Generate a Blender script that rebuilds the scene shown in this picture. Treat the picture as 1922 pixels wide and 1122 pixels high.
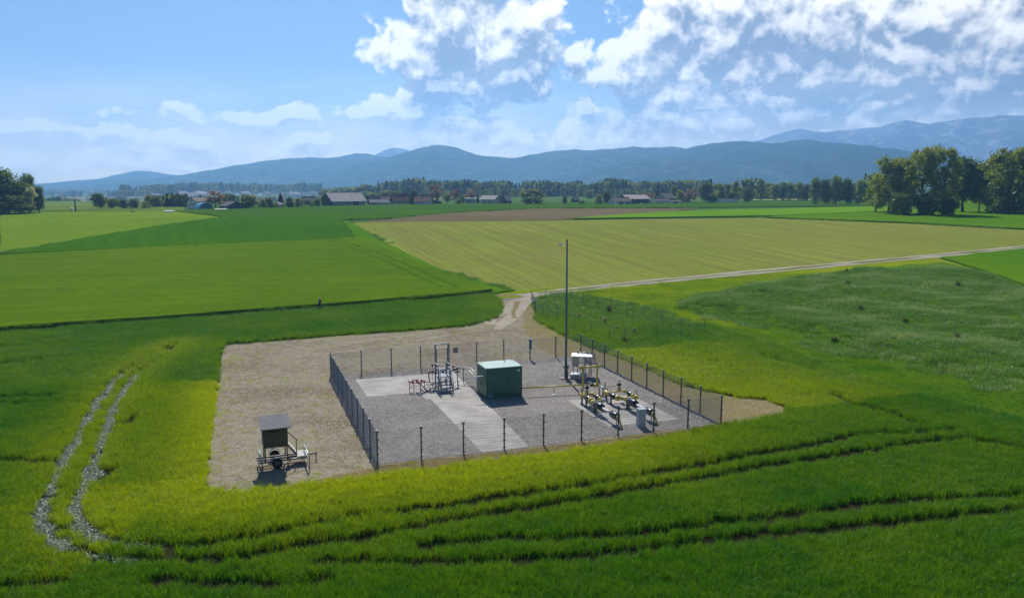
import bpy, bmesh, math, random
import numpy as np
from mathutils import Vector, Matrix, Euler, Quaternion

for _o in list(bpy.data.objects):
    bpy.data.objects.remove(_o)
SC = bpy.context.scene
COL = SC.collection
R = math.radians

# ------------------------------------------------------------------ camera
CAM_H = 18.0
FPX = 1495.0                      # focal length in pixels of the 1922 px wide photograph
CX, CY, HOR = 961.0, 561.0, 350.0
PITCH = math.atan((CY - HOR) / FPX)
cam = bpy.data.cameras.new('camera')
cam.lens = FPX * 36.0 / 1922.0
cam.sensor_width = 36.0
cam.clip_start, cam.clip_end = 1.0, 60000.0
cam_ob = bpy.data.objects.new('camera', cam)
COL.objects.link(cam_ob)
cam_ob.location = (0, 0, CAM_H)
cam_ob.rotation_euler = (math.pi / 2 - PITCH, 0, 0)
SC.camera = cam_ob

def ray(px, py):
    """direction in the world of a pixel of the photograph"""
    u, v = px - CX, py - CY
    return Vector((u, FPX * math.cos(PITCH) - v * math.sin(PITCH), -FPX * math.sin(PITCH) - v * math.cos(PITCH)))

# ------------------------------------------------------------------ light
SUN_AZ, SUN_EL = R(-9.5), R(44.4)     # azimuth from +Y towards +X
SUN_DIR = Vector((math.sin(SUN_AZ) * math.cos(SUN_EL), math.cos(SUN_AZ) * math.cos(SUN_EL), math.sin(SUN_EL)))
sun = bpy.data.lights.new('sun', 'SUN')
sun.energy = 5.0
sun.angle = R(0.53)
sun.color = (1.0, 0.95, 0.86)
sun_ob = bpy.data.objects.new('sun', sun)
COL.objects.link(sun_ob)
sun_ob.rotation_euler = SUN_DIR.to_track_quat('Z', 'Y').to_euler()
sun_ob.location = (0, 0, 400)

SC.view_settings.view_transform = 'Standard'
SC.view_settings.look = 'None'
SC.view_settings.exposure = 0.22
SC.view_settings.gamma = 1.0
SC.view_settings.use_curve_mapping = False
SC.render.engine = 'CYCLES'
cy = SC.cycles
cy.use_denoising = True
cy.max_bounces = 6
cy.diffuse_bounces = 3
cy.glossy_bounces = 2
cy.transmission_bounces = 4
cy.transparent_max_bounces = 12
cy.volume_bounces = 1
cy.sample_clamp_indirect = 6.0
cy.caustics_reflective = False
cy.caustics_refractive = False

# ------------------------------------------------------------------ node helper
class NG:
    """tiny helper for writing shader maths"""
    def __init__(self, tree):
        self.t = tree
        self.n = tree.nodes
        self.l = tree.links
    def node(self, kind, **kw):
        nd = self.n.new(kind)
        for k, v in kw.items():
            setattr(nd, k, v)
        return nd
    def put(self, sock, v):
        if v is None:
            return
        if isinstance(v, bpy.types.NodeSocket):
            self.l.new(v, sock)
        elif isinstance(v, (tuple, list)) and sock.type == 'RGBA' and len(v) == 3:
            sock.default_value = (*v, 1.0)
        else:
            sock.default_value = v
    def m(self, op, a, b=None, c=None, clamp=False):
        nd = self.node('ShaderNodeMath', operation=op, use_clamp=clamp)
        for i, v in enumerate((a, b, c)):
            self.put(nd.inputs[i], v)
        return nd.outputs[0]
    def add(self, a, b): return self.m('ADD', a, b)
    def sub(self, a, b): return self.m('SUBTRACT', a, b)
    def mul(self, a, b): return self.m('MULTIPLY', a, b)
    def vm(self, op, a, b=None, s=None):
        nd = self.node('ShaderNodeVectorMath', operation=op)
        self.put(nd.inputs[0], a)
        if b is not None: self.put(nd.inputs[1], b)
        if s is not None: self.put(nd.inputs['Scale'], s)
        return nd.outputs['Value' if op in ('DOT_PRODUCT', 'LENGTH', 'DISTANCE') else 'Vector']
    def xyz(self, x=0.0, y=0.0, z=0.0):
        nd = self.node('ShaderNodeCombineXYZ')
        for i, v in enumerate((x, y, z)):
            self.put(nd.inputs[i], v)
        return nd.outputs[0]
    def sep(self, v):
        nd = self.node('ShaderNodeSeparateXYZ')
        self.put(nd.inputs[0], v)
        return nd.outputs
    def noise(self, vec, scale, detail=4.0, rough=0.55, dist=0.0, dims='3D', color=False, lac=2.0):
        nd = self.node('ShaderNodeTexNoise', noise_dimensions=dims)
        self.put(nd.inputs['Vector'], vec)
        nd.inputs['Scale'].default_value = scale
        nd.inputs['Detail'].default_value = detail
        nd.inputs['Roughness'].default_value = rough
        nd.inputs['Lacunarity'].default_value = lac
        nd.inputs['Distortion'].default_value = dist
        return nd.outputs['Color' if color else 'Fac']
    def voro(self, vec, scale, feature='F1', rand=1.0, detail=0.0, rough=0.5, out='Distance', smooth=None, dims='3D'):
        nd = self.node('ShaderNodeTexVoronoi', feature=feature, voronoi_dimensions=dims)
        self.put(nd.inputs['Vector'], vec)
        nd.inputs['Scale'].default_value = scale
        nd.inputs['Randomness'].default_value = rand
        if 'Detail' in nd.inputs:
            nd.inputs['Detail'].default_value = detail
            nd.inputs['Roughness'].default_value = rough
        if smooth is not None and 'Smoothness' in nd.inputs:
            nd.inputs['Smoothness'].default_value = smooth
        return nd.outputs[out]
    def step(self, v, a, b, lo=0.0, hi=1.0, smooth=True):
        nd = self.node('ShaderNodeMapRange', interpolation_type='SMOOTHSTEP' if smooth else 'LINEAR')
        nd.clamp = True
        for s, x in zip(('Value', 'From Min', 'From Max', 'To Min', 'To Max'), (v, a, b, lo, hi)):
            self.put(nd.inputs[s], x)
        return nd.outputs[0]
    def mix(self, f, a, b, mode='MIX'):
        nd = self.node('ShaderNodeMix', data_type='RGBA', blend_type=mode)
        self.put(nd.inputs[0], f)
        self.put(nd.inputs[6], a)
        self.put(nd.inputs[7], b)
        return nd.outputs[2]
    def pos(self):
        return self.node('ShaderNodeNewGeometry').outputs['Position']
    def obj(self):
        return self.node('ShaderNodeTexCoord').outputs['Object']
    def rnd(self):
        return self.node('ShaderNodeObjectInfo').outputs['Random']
    def attr(self, name, kind='GEOMETRY', out='Fac'):
        nd = self.node('ShaderNodeAttribute', attribute_type=kind, attribute_name=name)
        return nd.outputs[out]
    def bump(self, h, strength=0.5, dist=0.02):
        nd = self.node('ShaderNodeBump')
        nd.inputs['Strength'].default_value = strength
        nd.inputs['Distance'].default_value = dist
        self.put(nd.inputs['Height'], h)
        return nd.outputs[0]

# ------------------------------------------------------------------ sky with cumulus
world = bpy.data.worlds.new('World')
SC.world = world
world.use_nodes = True
world.node_tree.nodes.clear()
W = NG(world.node_tree)
wout = W.node('ShaderNodeOutputWorld')
bg = W.node('ShaderNodeBackground')
SKY_STRENGTH = 0.075
bg.inputs['Strength'].default_value = SKY_STRENGTH
sky = W.node('ShaderNodeTexSky', sky_type='NISHITA')
sky.sun_disc = False
sky.sun_elevation = SUN_EL
sky.sun_rotation = SUN_AZ
sky.altitude = 500.0
sky.air_density = 1.0
sky.dust_density = 0.2
sky.ozone_density = 4.0
wdir = W.node('ShaderNodeTexCoord').outputs['Generated']
dx, dy, dz = W.sep(wdir)
w_az = W.m('ARCTAN2', dx, dy)
w_el = W.m('ARCSINE', dz)

def sky_px(px, py):
    d = ray(px, py).normalized()
    return math.atan2(d.x, d.y), math.asin(d.z)

# cumulus heaps as ellipses in azimuth and elevation: pixel centre, pixel radii, weight
HEAPS = [
    # the big heap over the middle of the hills
    (880, 60, 140, 80, 1.05), (800, 90, 90, 55, .95), (930, 110, 95, 80, 1.05), (850, 160, 70, 42, .85),
    (725, 98, 66, 24, .62), (960, 40, 75, 60, .95), (860, -20, 120, 60, .9),
    # the heap right of it
    (1195, 120, 90, 46, .95), (1080, 102, 60, 22, .72), (1210, 168, 62, 28, .72), (1250, 105, 60, 40, .7),
    # the great bank on the right
    (1400, 45, 190, 85, 1.0), (1510, 100, 130, 62, 1.05), (1300, 20, 130, 38, .8), (1370, 130, 110, 50, .8), (1640, 30, 110, 75, .9),
    (1760, 110, 190, 90, 1.05), (1880, 50, 130, 85, .95), (1700, 170, 170, 52, .9), (1920, 150, 130, 80, .95), (1480, 195, 180, 44, .75),
    (1300, 190, 130, 42, .7), (1560, 235, 220, 34, .72), (1300, 245, 220, 32, .68), (1800, 225, 200, 30, .6),
    # low rows above the horizon
    (1075, 222, 62, 36, .75), (1045, 248, 70, 22, .65), (1180, 225, 120, 34, .66),
    (765, 198, 70, 34, .85), (690, 213, 120, 20, .75), (500, 217, 230, 14, .70), (580, 250, 28, 12, .62), (880, 236, 110, 22, .62), (960, 262, 220, 26, .58),
    (170, 243, 330, 9, .66), (330, 258, 230, 18, .55), (120, 280, 170, 20, .55), (560, 285, 260, 22, .50), (820, 270, 160, 20, .52), (300, 305, 380, 20, .45),
    (625, 100, 24, 9, .42), (165, 98, 14, 5, .36), (1135, 47, 10, 12, .48),
]
w_p = W.xyz(w_az, w_el, 0.0)
w_out = W.m('MAXIMUM', W.step(W.m('ABSOLUTE', w_az), .68, .85), W.step(w_el, .235, .36))

def cloud_density(p, fine):
    wn = W.noise(W.vm('MULTIPLY', p, (1, 1.25, 1)), 11.0, 3.0 if fine else 1.0, .55, dims='2D', color=True)
    off = W.vm('MULTIPLY', W.vm('SUBTRACT', wn, (.5, .5, .5)), (.075, .05, 0))
    q = W.vm('ADD', p, off)
    C = None
    for (x, y, rx, ry, wt) in HEAPS:
        a, e = sky_px(x, y)
        d = W.vm('MULTIPLY', W.vm('SUBTRACT', q, (a, e, 0)), (FPX / rx, FPX / ry, 0))
        r2 = W.vm('DOT_PRODUCT', d, d)
        g = W.m('MULTIPLY_ADD', r2, -.42 * wt, wt)
        if C is None:
            C = W.m('MAXIMUM', g, -1.2)
        else:
            nd = W.node('ShaderNodeMath', operation='SMOOTH_MAX')
            W.put(nd.inputs[0], C); W.put(nd.inputs[1], g); nd.inputs[2].default_value = .22
            C = nd.outputs[0]
    big = W.m('MULTIPLY_ADD', W.noise(W.vm('MULTIPLY', p, (1, 1.9, 1)), 3.1, 2.0, .5, dims='2D'), 3.4, -2.35)
    C = W.add(W.mul(C, W.sub(1.0, w_out)), W.mul(big, w_out))
    n1 = W.noise(W.vm('MULTIPLY', p, (1, 1.3, 1)), 13.0, 8.0 if fine else 3.0, .60, dims='2D')
    v1 = W.voro(W.vm('ADD', p, W.vm('SCALE', off, None, .5)), 20.0, 'F1', 1.0, 3.0 if fine else 1.0, .55, dims='2D')
    n2 = W.noise(W.vm('MULTIPLY', p, (1, 1.5, 1)), 44.0, 5.0 if fine else 1.0, .60, dims='2D')
    n1 = W.add(n1, W.m('MULTIPLY_ADD', n2, .34, -.17))
    n3 = W.noise(W.vm('MULTIPLY', p, (1, 4.5, 1)), 9.0, 6.0 if fine else 2.0, .62, dims='2D')
    n1 = W.add(n1, W.mul(W.step(w_el, .15, .085), W.m('MULTIPLY_ADD', n3, 1.7, -.85)))
    n = W.add(W.m('MULTIPLY_ADD', n1, 1.2, -.60), W.m('MULTIPLY_ADD', v1, -1.15, .50))
    return W.m('MULTIPLY_ADD', C, 1.8, W.m('MULTIPLY_ADD', n, W.step(w_el, .02, .13, .62, .78), -.40))

su, sv = -.22, .97
D0 = cloud_density(w_p, True)
D1 = cloud_density(W.vm('ADD', w_p, (su * .014, sv * .014, 0)), True)
D2 = cloud_density(W.vm('ADD', w_p, (su * .048, sv * .048, 0)), False)
c_alpha = W.step(D0, -.10, .30)
d2p, d0p = W.m('MAXIMUM', D2, 0.0), W.m('MAXIMUM', D0, 0.0)
tau = W.add(W.mul(d2p, 1.0), W.mul(d0p, .35))
grad = W.step(W.sub(D0, D1), -.36, .42, smooth=False)
lit = W.m('MULTIPLY_ADD', W.m('EXPONENT', W.mul(tau, -1.15)), .85, W.m('MULTIPLY_ADD', grad, 1.1, -.50), clamp=True)
CW, CD = (17.5, 16.0, 13.8), (3.0, 3.1, 3.4)
soft = W.noise(W.vm('MULTIPLY', w_p, (1, 1.6, 1)), 9.0, 5.0, .6, dims='2D')
lit = W.m('ADD', lit, W.m('MULTIPLY_ADD', soft, .60, -.26), clamp=True)
c_col = W.mix(lit, W.mix(W.step(w_el, .035, .105), (11.0, 10.0, 8.0), CD), CW)
# thin milky veil that thickens towards the horizon
veil = W.mul(W.step(w_el, .15, .02), W.step(W.noise(W.vm('MULTIPLY', w_p, (1, 4.5, 1)), 6.0, 4.0, .55, dims='2D'), .25, .70, .45, .95))
s_col = W.mix(W.mul(veil, .85), W.mix(1.0, sky.outputs[0], (.80, .84, .90), 'MULTIPLY'), (21.0, 17.3, 11.6))
final = W.mix(c_alpha, s_col, c_col)
W.put(bg.inputs['Color'], final)
W.l.new(bg.outputs[0], wout.inputs['Surface'])
world.cycles.sampling_method = 'MANUAL'
world.cycles.sample_map_resolution = 512

# ------------------------------------------------------------------ builders
class MB:
    """collects shapes and links them as ONE mesh object"""
    def __init__(self):
        self.v, self.f, self.s, self.mi = [], [], [], []
        self.cur = 0
    def face(self, idx, smooth=False):
        self.f.append(idx); self.s.append(smooth); self.mi.append(self.cur)
    def box(self, c, s, rot=None, bev=0.0):
        hx, hy, hz = s[0] / 2, s[1] / 2, s[2] / 2
        M = Euler(rot).to_matrix() if rot else Matrix.Identity(3)
        c = Vector(c); n = len(self.v)
        for z in (-hz, hz):
            for (x, y) in ((-hx, -hy), (hx, -hy), (hx, hy), (-hx, hy)):
                self.v.append(c + M @ Vector((x, y, z)))
        for q in ((0, 3, 2, 1), (4, 5, 6, 7), (0, 1, 5, 4), (1, 2, 6, 5), (2, 3, 7, 6), (3, 0, 4, 7)):
            self.face([n + i for i in q])
        return self
    def tube(self, pts, r, n=10, cap=True, smooth=True):
        pts = [Vector(p) for p in pts]
        rs = r if isinstance(r, (list, tuple)) else [r] * len(pts)
        rings = []
        up = None
        for i, p in enumerate(pts):
            a = pts[max(i - 1, 0)]; b = pts[min(i + 1, len(pts) - 1)]
            t = (b - a).normalized()
            if up is None:
                up = Vector((0, 0, 1)) if abs(t.z) < .9 else Vector((1, 0, 0))
            u = t.cross(up)
            if u.length < 1e-4:
                u = t.cross(Vector((1, 0, 0)) if abs(t.x) < .9 else Vector((0, 1, 0)))
            u.normalize(); w = u.cross(t).normalized(); up = w
            k = len(self.v)
            for j in range(n):
                an = 2 * math.pi * (j + .5) / n
                self.v.append(p + (u * math.cos(an) + w * math.sin(an)) * rs[i])
            rings.append(k)
        for a, b in zip(rings, rings[1:]):
            for j in range(n):
                j2 = (j + 1) % n
                self.face([a + j, a + j2, b + j2, b + j], smooth)
        if cap:
            self.face([rings[0] + j for j in range(n)][::-1])
            self.face([rings[-1] + j for j in range(n)])
        return self
    def cyl(self, a, b, r, n=12, r2=None):
        return self.tube([a, b], [r, r if r2 is None else r2], n)
    def lathe(self, c, prof, n=14, axis=(0, 0, 1)):
        """prof: (distance along the axis, radius)"""
        q = Vector((0, 0, 1)).rotation_difference(Vector(axis))
        c = Vector(c)
        rings = []
        for (h, r) in prof:
            k = len(self.v)
            for j in range(n):
                an = 2 * math.pi * j / n
                self.v.append(c + q @ Vector((r * math.cos(an), r * math.sin(an), h)))
            rings.append(k)
        for a, b in zip(rings, rings[1:]):
            for j in range(n):
                j2 = (j + 1) % n
                self.face([a + j, a + j2, b + j2, b + j], True)
        self.face([rings[0] + j for j in range(n)][::-1])
        self.face([rings[-1] + j for j in range(n)])
        return self
    def prism(self, poly, z0, z1):
        """poly: plan outline, counter-clockwise"""
        n = len(self.v); k = len(poly)
        for z in (z0, z1):
            for p in poly:
                self.v.append(Vector((p[0], p[1], z)))
        self.face([n + i for i in range(k)][::-1])
        self.face([n + k + i for i in range(k)])
        for i in range(k):
            j = (i + 1) % k
            self.face([n + i, n + j, n + k + j, n + k + i])
        return self
    def extr(self, prof, x0, x1):
        """profile in (y, z) swept along x"""
        n = len(self.v); k = len(prof)
        for x in (x0, x1):
            for p in prof:
                self.v.append(Vector((x, p[0], p[1])))
        self.face([n + i for i in range(k)][::-1])
        self.face([n + k + i for i in range(k)])
        for i in range(k):
            j = (i + 1) % k
            self.face([n + i, n + j, n + k + j, n + k + i])
        return self
    def quad(self, *p, smooth=False):
        n = len(self.v)
        self.v += [Vector(x) for x in p]
        self.face(list(range(n, n + len(p))), smooth)
        return self
    def mesh(self, name, mats):
        me = bpy.data.meshes.new(name)
        me.from_pydata([tuple(v) for v in self.v], [], self.f)
        for m in (mats if isinstance(mats, (list, tuple)) else [mats]):
            me.materials.append(m)
        me.polygons.foreach_set('use_smooth', self.s)
        if any(self.mi):
            me.polygons.foreach_set('material_index', self.mi)
        bm = bmesh.new(); bm.from_mesh(me)
        bmesh.ops.recalc_face_normals(bm, faces=bm.faces)
        bm.to_mesh(me); bm.free()
        return me
    def build(self, name, mats, parent=None, loc=None):
        return link(name, self.mesh(name, mats), parent, loc)

def link(name, me, parent=None, loc=None, rot=None):
    o = bpy.data.objects.new(name, me)
    COL.objects.link(o)
    if parent is not None: o.parent = parent
    if loc is not None: o.location = loc
    if rot is not None: o.rotation_euler = rot
    return o

def tag(o, label=None, cat=None, group=None, kind=None):
    if label: o['label'] = label
    if cat: o['category'] = cat
    if group: o['group'] = group
    if kind: o['kind'] = kind
    return o

def thing(name, label, cat, loc=(0, 0, 0), rz=0.0, group=None):
    o = bpy.data.objects.new(name, None)
    o.empty_display_size = .5
    COL.objects.link(o)
    o.location = loc; o.rotation_euler = (0, 0, rz)
    return tag(o, label, cat, group)

KIDS = {}
def copy_tree(o, parent=None):
    c = o.copy(); COL.objects.link(c)
    if parent is not None: c.parent = parent
    for ch in [x for x in o.children]:
        copy_tree(ch, c)
    return c

# ------------------------------------------------------------------ materials
def material(name):
    m = bpy.data.materials.new(name)
    m.use_nodes = True
    m.node_tree.nodes.clear()
    return m, NG(m.node_tree)

def finish(m, g, col, rough=.8, metal=0.0, normal=None, spec=.5):
    b = g.node('ShaderNodeBsdfPrincipled')
    g.put(b.inputs['Base Color'], col)
    g.put(b.inputs['Roughness'], rough)
    g.put(b.inputs['Metallic'], metal)
    g.put(b.inputs['Specular IOR Level'], spec)
    if normal is not None: g.put(b.inputs['Normal'], normal)
    o = g.node('ShaderNodeOutputMaterial')
    g.l.new(b.outputs[0], o.inputs['Surface'])
    return m

def paint(name, col, rough=.5, metal=0.0, var=.25, scale=3.0, spec=.5, bump=0.0):
    """painted or bare solid with uneven wear"""
    m, g = material(name)
    p = g.obj()
    n = g.noise(p, scale, 5.0, .6)
    n2 = g.noise(p, scale * 9, 3.0, .6)
    f = g.add(g.mul(n, .7), g.mul(n2, .3))
    dark = tuple(c * (1 - var) for c in col)
    light = tuple(min(1, c * (1 + var)) for c in col)
    c = g.mix(g.step(f, .32, .68), dark, light)
    nor = g.bump(n2, bump, .01) if bump else None
    return finish(m, g, c, g.m('MULTIPLY_ADD', n2, .25, rough - .12, clamp=True), metal, nor, spec)

def leafy(name, a, b, trans, gloss=.12, tint=None, rough=.45):
    """leaf: diffuse + light shining through + a little gloss; colour varies per clump"""
    m, g = material(name)
    p = g.pos()
    n = g.noise(p, .33, 3.0, .6)
    r = g.rnd()
    f = g.step(g.add(g.mul(n, .65), g.mul(r, .35)), .3, .7)
    col = g.mix(f, a, b)
    return m, g, col, leaf_end(m, g, col, trans, gloss, rough)

def leaf_end(m, g, col, trans, gloss, rough=.45, tcol=(1.25, 1.15, .6)):
    d = g.node('ShaderNodeBsdfDiffuse'); g.put(d.inputs[0], col)
    t = g.node('ShaderNodeBsdfTranslucent')
    g.put(t.inputs[0], g.mix(1.0, col, tcol, 'MULTIPLY'))
    mx = g.node('ShaderNodeMixShader'); mx.inputs[0].default_value = trans
    g.l.new(d.outputs[0], mx.inputs[1]); g.l.new(t.outputs[0], mx.inputs[2])
    gl = g.node('ShaderNodeBsdfGlossy'); gl.inputs['Roughness'].default_value = rough
    gl.inputs[0].default_value = (.9, .95, 1, 1)
    mx2 = g.node('ShaderNodeMixShader'); g.put(mx2.inputs[0], gloss)
    g.l.new(mx.outputs[0], mx2.inputs[1]); g.l.new(gl.outputs[0], mx2.inputs[2])
    o = g.node('ShaderNodeOutputMaterial')
    g.l.new(mx2.outputs[0], o.inputs['Surface'])
    return m

# crop leaves: the tint of each patch comes from the scatter (0 lush, 1 thin and yellow)
def crop_mat(name, lush, thin, trans, gloss):
    m, g = material(name)
    t = g.attr('tint', 'INSTANCER')
    n = g.noise(g.pos(), .9, 3.0, .6)
    col = g.mix(g.m('ADD', t, g.m('MULTIPLY_ADD', n, .5, -.25), clamp=True), lush, thin)
    n2 = g.noise(g.pos(), 5.0, 1.0)
    col = g.mix(1.0, col, g.mix(n2, (.45, .45, .45), (1.55, 1.55, 1.55)), 'MULTIPLY')
    return leaf_end(m, g, col, trans, gloss)

M = {}
M['wheat'] = crop_mat('wheat_leaf', (.060, .215, .003), (.41, .50, .004), .46, .020)
M['rough'] = crop_mat('rough_grass_leaf', (.085, .215, .007), (.26, .37, .16), .45, .05)
M['flat'] = paint('flattened_straw', (.24, .30, .19), .42, 0, .40, 4.0)

def field_mat(name, a, b, row=None, soil=None, mottle=(.02, .35), grain=1.0, patch=None, patch_amt=0.0):
    """crop or soil seen from above. row = (azimuth deg, spacing m, sharpness, amount)"""
    m, g = material(name)
    p = g.pos()
    big = g.noise(p, mottle[0], 4.0, .55)
    mid = g.noise(p, mottle[1], 4.0, .6)
    fine = g.noise(p, 2.6 * grain, 3.0, .65)
    f = g.add(g.add(g.mul(big, .55), g.mul(mid, .3)), g.mul(fine, .25))
    col = g.mix(g.step(f, .40, .72), a, b)
    h = fine
    if row:
        az, sp, sharp, amt = row
        x, y, z = g.sep(p)
        ca, sa = math.cos(R(az)), math.sin(R(az))
        across = g.add(g.mul(x, ca), g.mul(y, -sa))          # distance across the rows
        along = g.add(g.mul(x, sa), g.mul(y, ca))
        wob = g.m('MULTIPLY_ADD', g.noise(p, .035, 2.0), 3.0 * sp * .5, 0)
        q = g.xyz(g.mul(g.add(across, wob), 1.0 / sp), g.mul(along, .012), 0)
        rn = g.noise(q, 1.0, 3.0, .75, dims='2D')
        k = g.m('PINGPONG', g.mul(g.add(across, wob), 1.0 / sp), .5)
        stripe = g.add(g.mul(g.step(rn, .38, .62), .75), g.mul(g.step(k, .1, .4), .25))
        col = g.mix(g.mul(g.m('SUBTRACT', 1.0, stripe, clamp=True), amt), col, soil)
        h = g.add(fine, stripe)
    if patch:
        col = g.mix(g.step(g.noise(p, .045, 4.0, .6), .52, .70, 0, patch_amt), col, patch)
    col = g.mix(1.0, col, g.mix(fine, (.70, .70, .70), (1.3, 1.3, 1.3)), 'MULTIPLY')
    return finish(m, g, col, .9, 0, g.bump(h, .55, .25), 0.0)

def ground_mat(name, a, b, c, coarse=.5, bump=.5, grass=None, grass_amt=0.0):
    """gravel, earth or dry ground: stones of uneven tone, worn patches, a little growth"""
    m, g = material(name)
    p = g.pos()
    st = g.voro(p, 9.0 * coarse, 'F1', 1.0, out='Color')
    sx, sy, sz = g.sep(st)
    n1 = g.noise(p, .12, 6.0, .62)
    n2 = g.noise(p, 1.1, 5.0, .65)
    n3 = g.noise(p, 14.0, 2.0, .6)
    col = g.mix(g.step(g.add(g.mul(n1, .65), g.mul(n2, .35)), .41, .59), a, b)
    col = g.mix(g.mul(g.step(sx, .45, 1.0), .75), col, c)
    col = g.mix(1.0, col, g.mix(n3, (.55, .55, .55), (1.45, 1.45, 1.45)), 'MULTIPLY')
    if grass:
        gm = g.mul(g.step(g.add(g.mul(n1, .55), g.mul(g.noise(p, 2.7, 4.0, .7), .45)), .47, .60), grass_amt)
        col = g.mix(gm, col, grass)
    return finish(m, g, col, .95, 0, g.bump(g.add(sx, n3), bump, .06), 0.0)

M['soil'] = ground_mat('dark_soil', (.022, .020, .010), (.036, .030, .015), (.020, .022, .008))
M['yard'] = ground_mat('dry_gravelly_earth', (.185, .145, .090), (.325, .285, .222), (.43, .395, .34), 1.3, .8, (.165, .150, .040), .36)
M['rim'] = ground_mat('brown_earth', (.16, .115, .06), (.25, .185, .10), (.30, .25, .15), .7, .8, (.15, .14, .035), .5)
M['gravel'] = ground_mat('grey_gravel', (.175, .162, .150), (.245, .226, .206), (.38, .355, .33), 1.0, .7)
M['strip'] = ground_mat('mown_dry_grass', (.20, .165, .085), (.265, .215, .125), (.33, .275, .175), .9, .7, (.15, .15, .03), .55)
M['track'] = ground_mat('pale_track_gravel', (.29, .25, .19), (.38, .335, .265), (.45, .41, .34), .8, .6)

def concrete():
    m, g = material('concrete_slab')
    p = g.pos()
    n1 = g.noise(p, .5, 6.0, .6); n2 = g.noise(p, 6.0, 4.0, .6)
    x, y, z = g.sep(p)
    st = g.noise(g.xyz(g.mul(x, .5), g.mul(y, 2.2), 0), 1.0, 4.0, .6)
    col = g.mix(g.step(g.add(g.mul(n1, .6), g.mul(st, .4)), .38, .64), (.27, .248, .228), (.40, .375, .35))
    col = g.mix(1.0, col, g.mix(n2, (.82, .82, .82), (1.18, 1.18, 1.18)), 'MULTIPLY')
    return finish(m, g, col, .85, 0, g.bump(n2, .2, .01), .3)
M['concrete'] = concrete()

M['galv'] = paint('galvanised_steel', (.20, .26, .33), .45, .45, .2, 6)
M['post'] = paint('anthracite_post_coating', (.075, .10, .125), .42, .25, .2, 8)
M['wire'] = paint('galvanised_wire', (.15, .20, .26), .40, .5, .15, 8)
M['mast'] = paint('blue_grey_mast_paint', (.085, .135, .175), .45, .1, .2, 2)
M['green'] = paint('dark_green_paint', (.034, .128, .080), .42, 0, .14, 1.2)
M['green_roof'] = paint('pale_green_roof_coating', (.33, .46, .39), .35, 0, .10, 1.5)
M['yellow'] = paint('yellow_pipe_paint', (.58, .455, .085), .38, 0, .18, 4)
M['cream'] = paint('cream_pipe_paint', (.55, .50, .32), .4, 0, .15, 4)
M['black'] = paint('black_insulation', (.016, .018, .022), .26, 0, .3, 6)
M['white'] = paint('white_paint', (.78, .78, .76), .35, 0, .08, 4)
M['red'] = paint('red_pipe_paint', (.30, .028, .035), .42, 0, .25, 5)
M['grey'] = paint('light_grey_plastic', (.46, .50, .53), .5, 0, .08, 2)
M['beige'] = paint('beige_cabinet', (.46, .42, .35), .5, 0, .1, 2)
M['grey_boards'] = paint('bleached_boards', (.40, .39, .36), .7, 0, .15, 5)
M['rubber'] = paint('tyre_rubber', (.018, .018, .019), .7, 0, .3, 6)
M['iron'] = paint('weathered_iron', (.11, .10, .09), .55, .3, .35, 6)
M['blue_plate'] = paint('blue_grey_plate', (.16, .27, .38), .5, .1, .1, 3)
M['brass'] = paint('orange_cap', (.55, .16, .02), .4, 0, .15, 3)
M['rust'] = paint('brown_cable', (.20, .11, .06), .6, 0, .25, 4)

def boards(name, a, b, axis=0, width=.12):
    m, g = material(name)
    p = g.obj()
    s = g.sep(p)
    cell = g.m('FLOOR', g.mul(s[axis], 1 / width))
    rnd = g.node('ShaderNodeTexWhiteNoise', noise_dimensions='1D')
    g.put(rnd.inputs['W'], cell)
    st = g.noise(g.vm('MULTIPLY', p, (14, 14, 1.2)), 1.5, 4.0, .65)
    f = g.add(g.mul(rnd.outputs['Value'], .45), g.mul(st, .6))
    return finish(m, g, g.mix(g.step(f, .2, .85), a, b), .82, 0, g.bump(st, .3, .01), .2)
M['wood'] = boards('weathered_boards', (.085, .068, .045), (.18, .145, .10))
M['barn_wood'] = boards('dark_barn_boards', (.050, .050, .050), (.085, .080, .075), 0, .4)

def tiles(name, a, b, c):
    m, g = material(name)
    p = g.obj()
    n = g.noise(p, .35, 5.0, .6); n2 = g.voro(p, 3.0, out='Color')
    sx, sy, sz = g.sep(n2)
    col = g.mix(g.step(n, .35, .68), a, b)
    col = g.mix(g.mul(sx, .45), col, c)
    return finish(m, g, col, .8, 0, g.bump(sx, .3, .03), .25)
M['roof_red'] = tiles('red_roof_tiles', (.235, .095, .070), (.30, .135, .10), (.19, .09, .07))
M['roof_grey'] = tiles('grey_roof_sheets', (.30, .28, .27), (.42, .39, .37), (.25, .23, .22))
M['roof_dark'] = tiles('dark_roof_tiles', (.045, .042, .050), (.075, .070, .075), (.06, .055, .06))
M['roof_pale'] = tiles('pale_pink_roof', (.40, .31, .29), (.48, .39, .37), (.36, .29, .27))
M['roof_brown'] = tiles('brown_roof', (.13, .10, .09), (.18, .14, .125), (.11, .09, .08))
M['roof_felt'] = tiles('grey_felt', (.15, .155, .16), (.21, .215, .225), (.13, .135, .14))
M['wall_white'] = paint('white_render', (.66, .67, .66), .85, 0, .08, .6)
M['wall_cream'] = paint('cream_render', (.58, .54, .42), .85, 0, .1, .6)
M['wall_grey'] = paint('grey_render', (.34, .34, .33), .85, 0, .12, .6)
M['glass'] = paint('dark_window', (.03, .04, .05), .15, 0, .2, 2)
M['teal'] = paint('teal_tarpaulin', (.008, .12, .17), .5, 0, .2, .8)
M['teal_sheen'] = paint('teal_painted_sheen', (.10, .42, .62), .3, 0, .15, .8)  # sheen of the teal cover, put into the colour
M['bark'] = paint('bark', (.050, .040, .030), .9, 0, .35, 3, .2, .5)
M['solar_back'] = paint('white_back_sheet', (.80, .81, .83), .5, 0, .06, 2)
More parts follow.
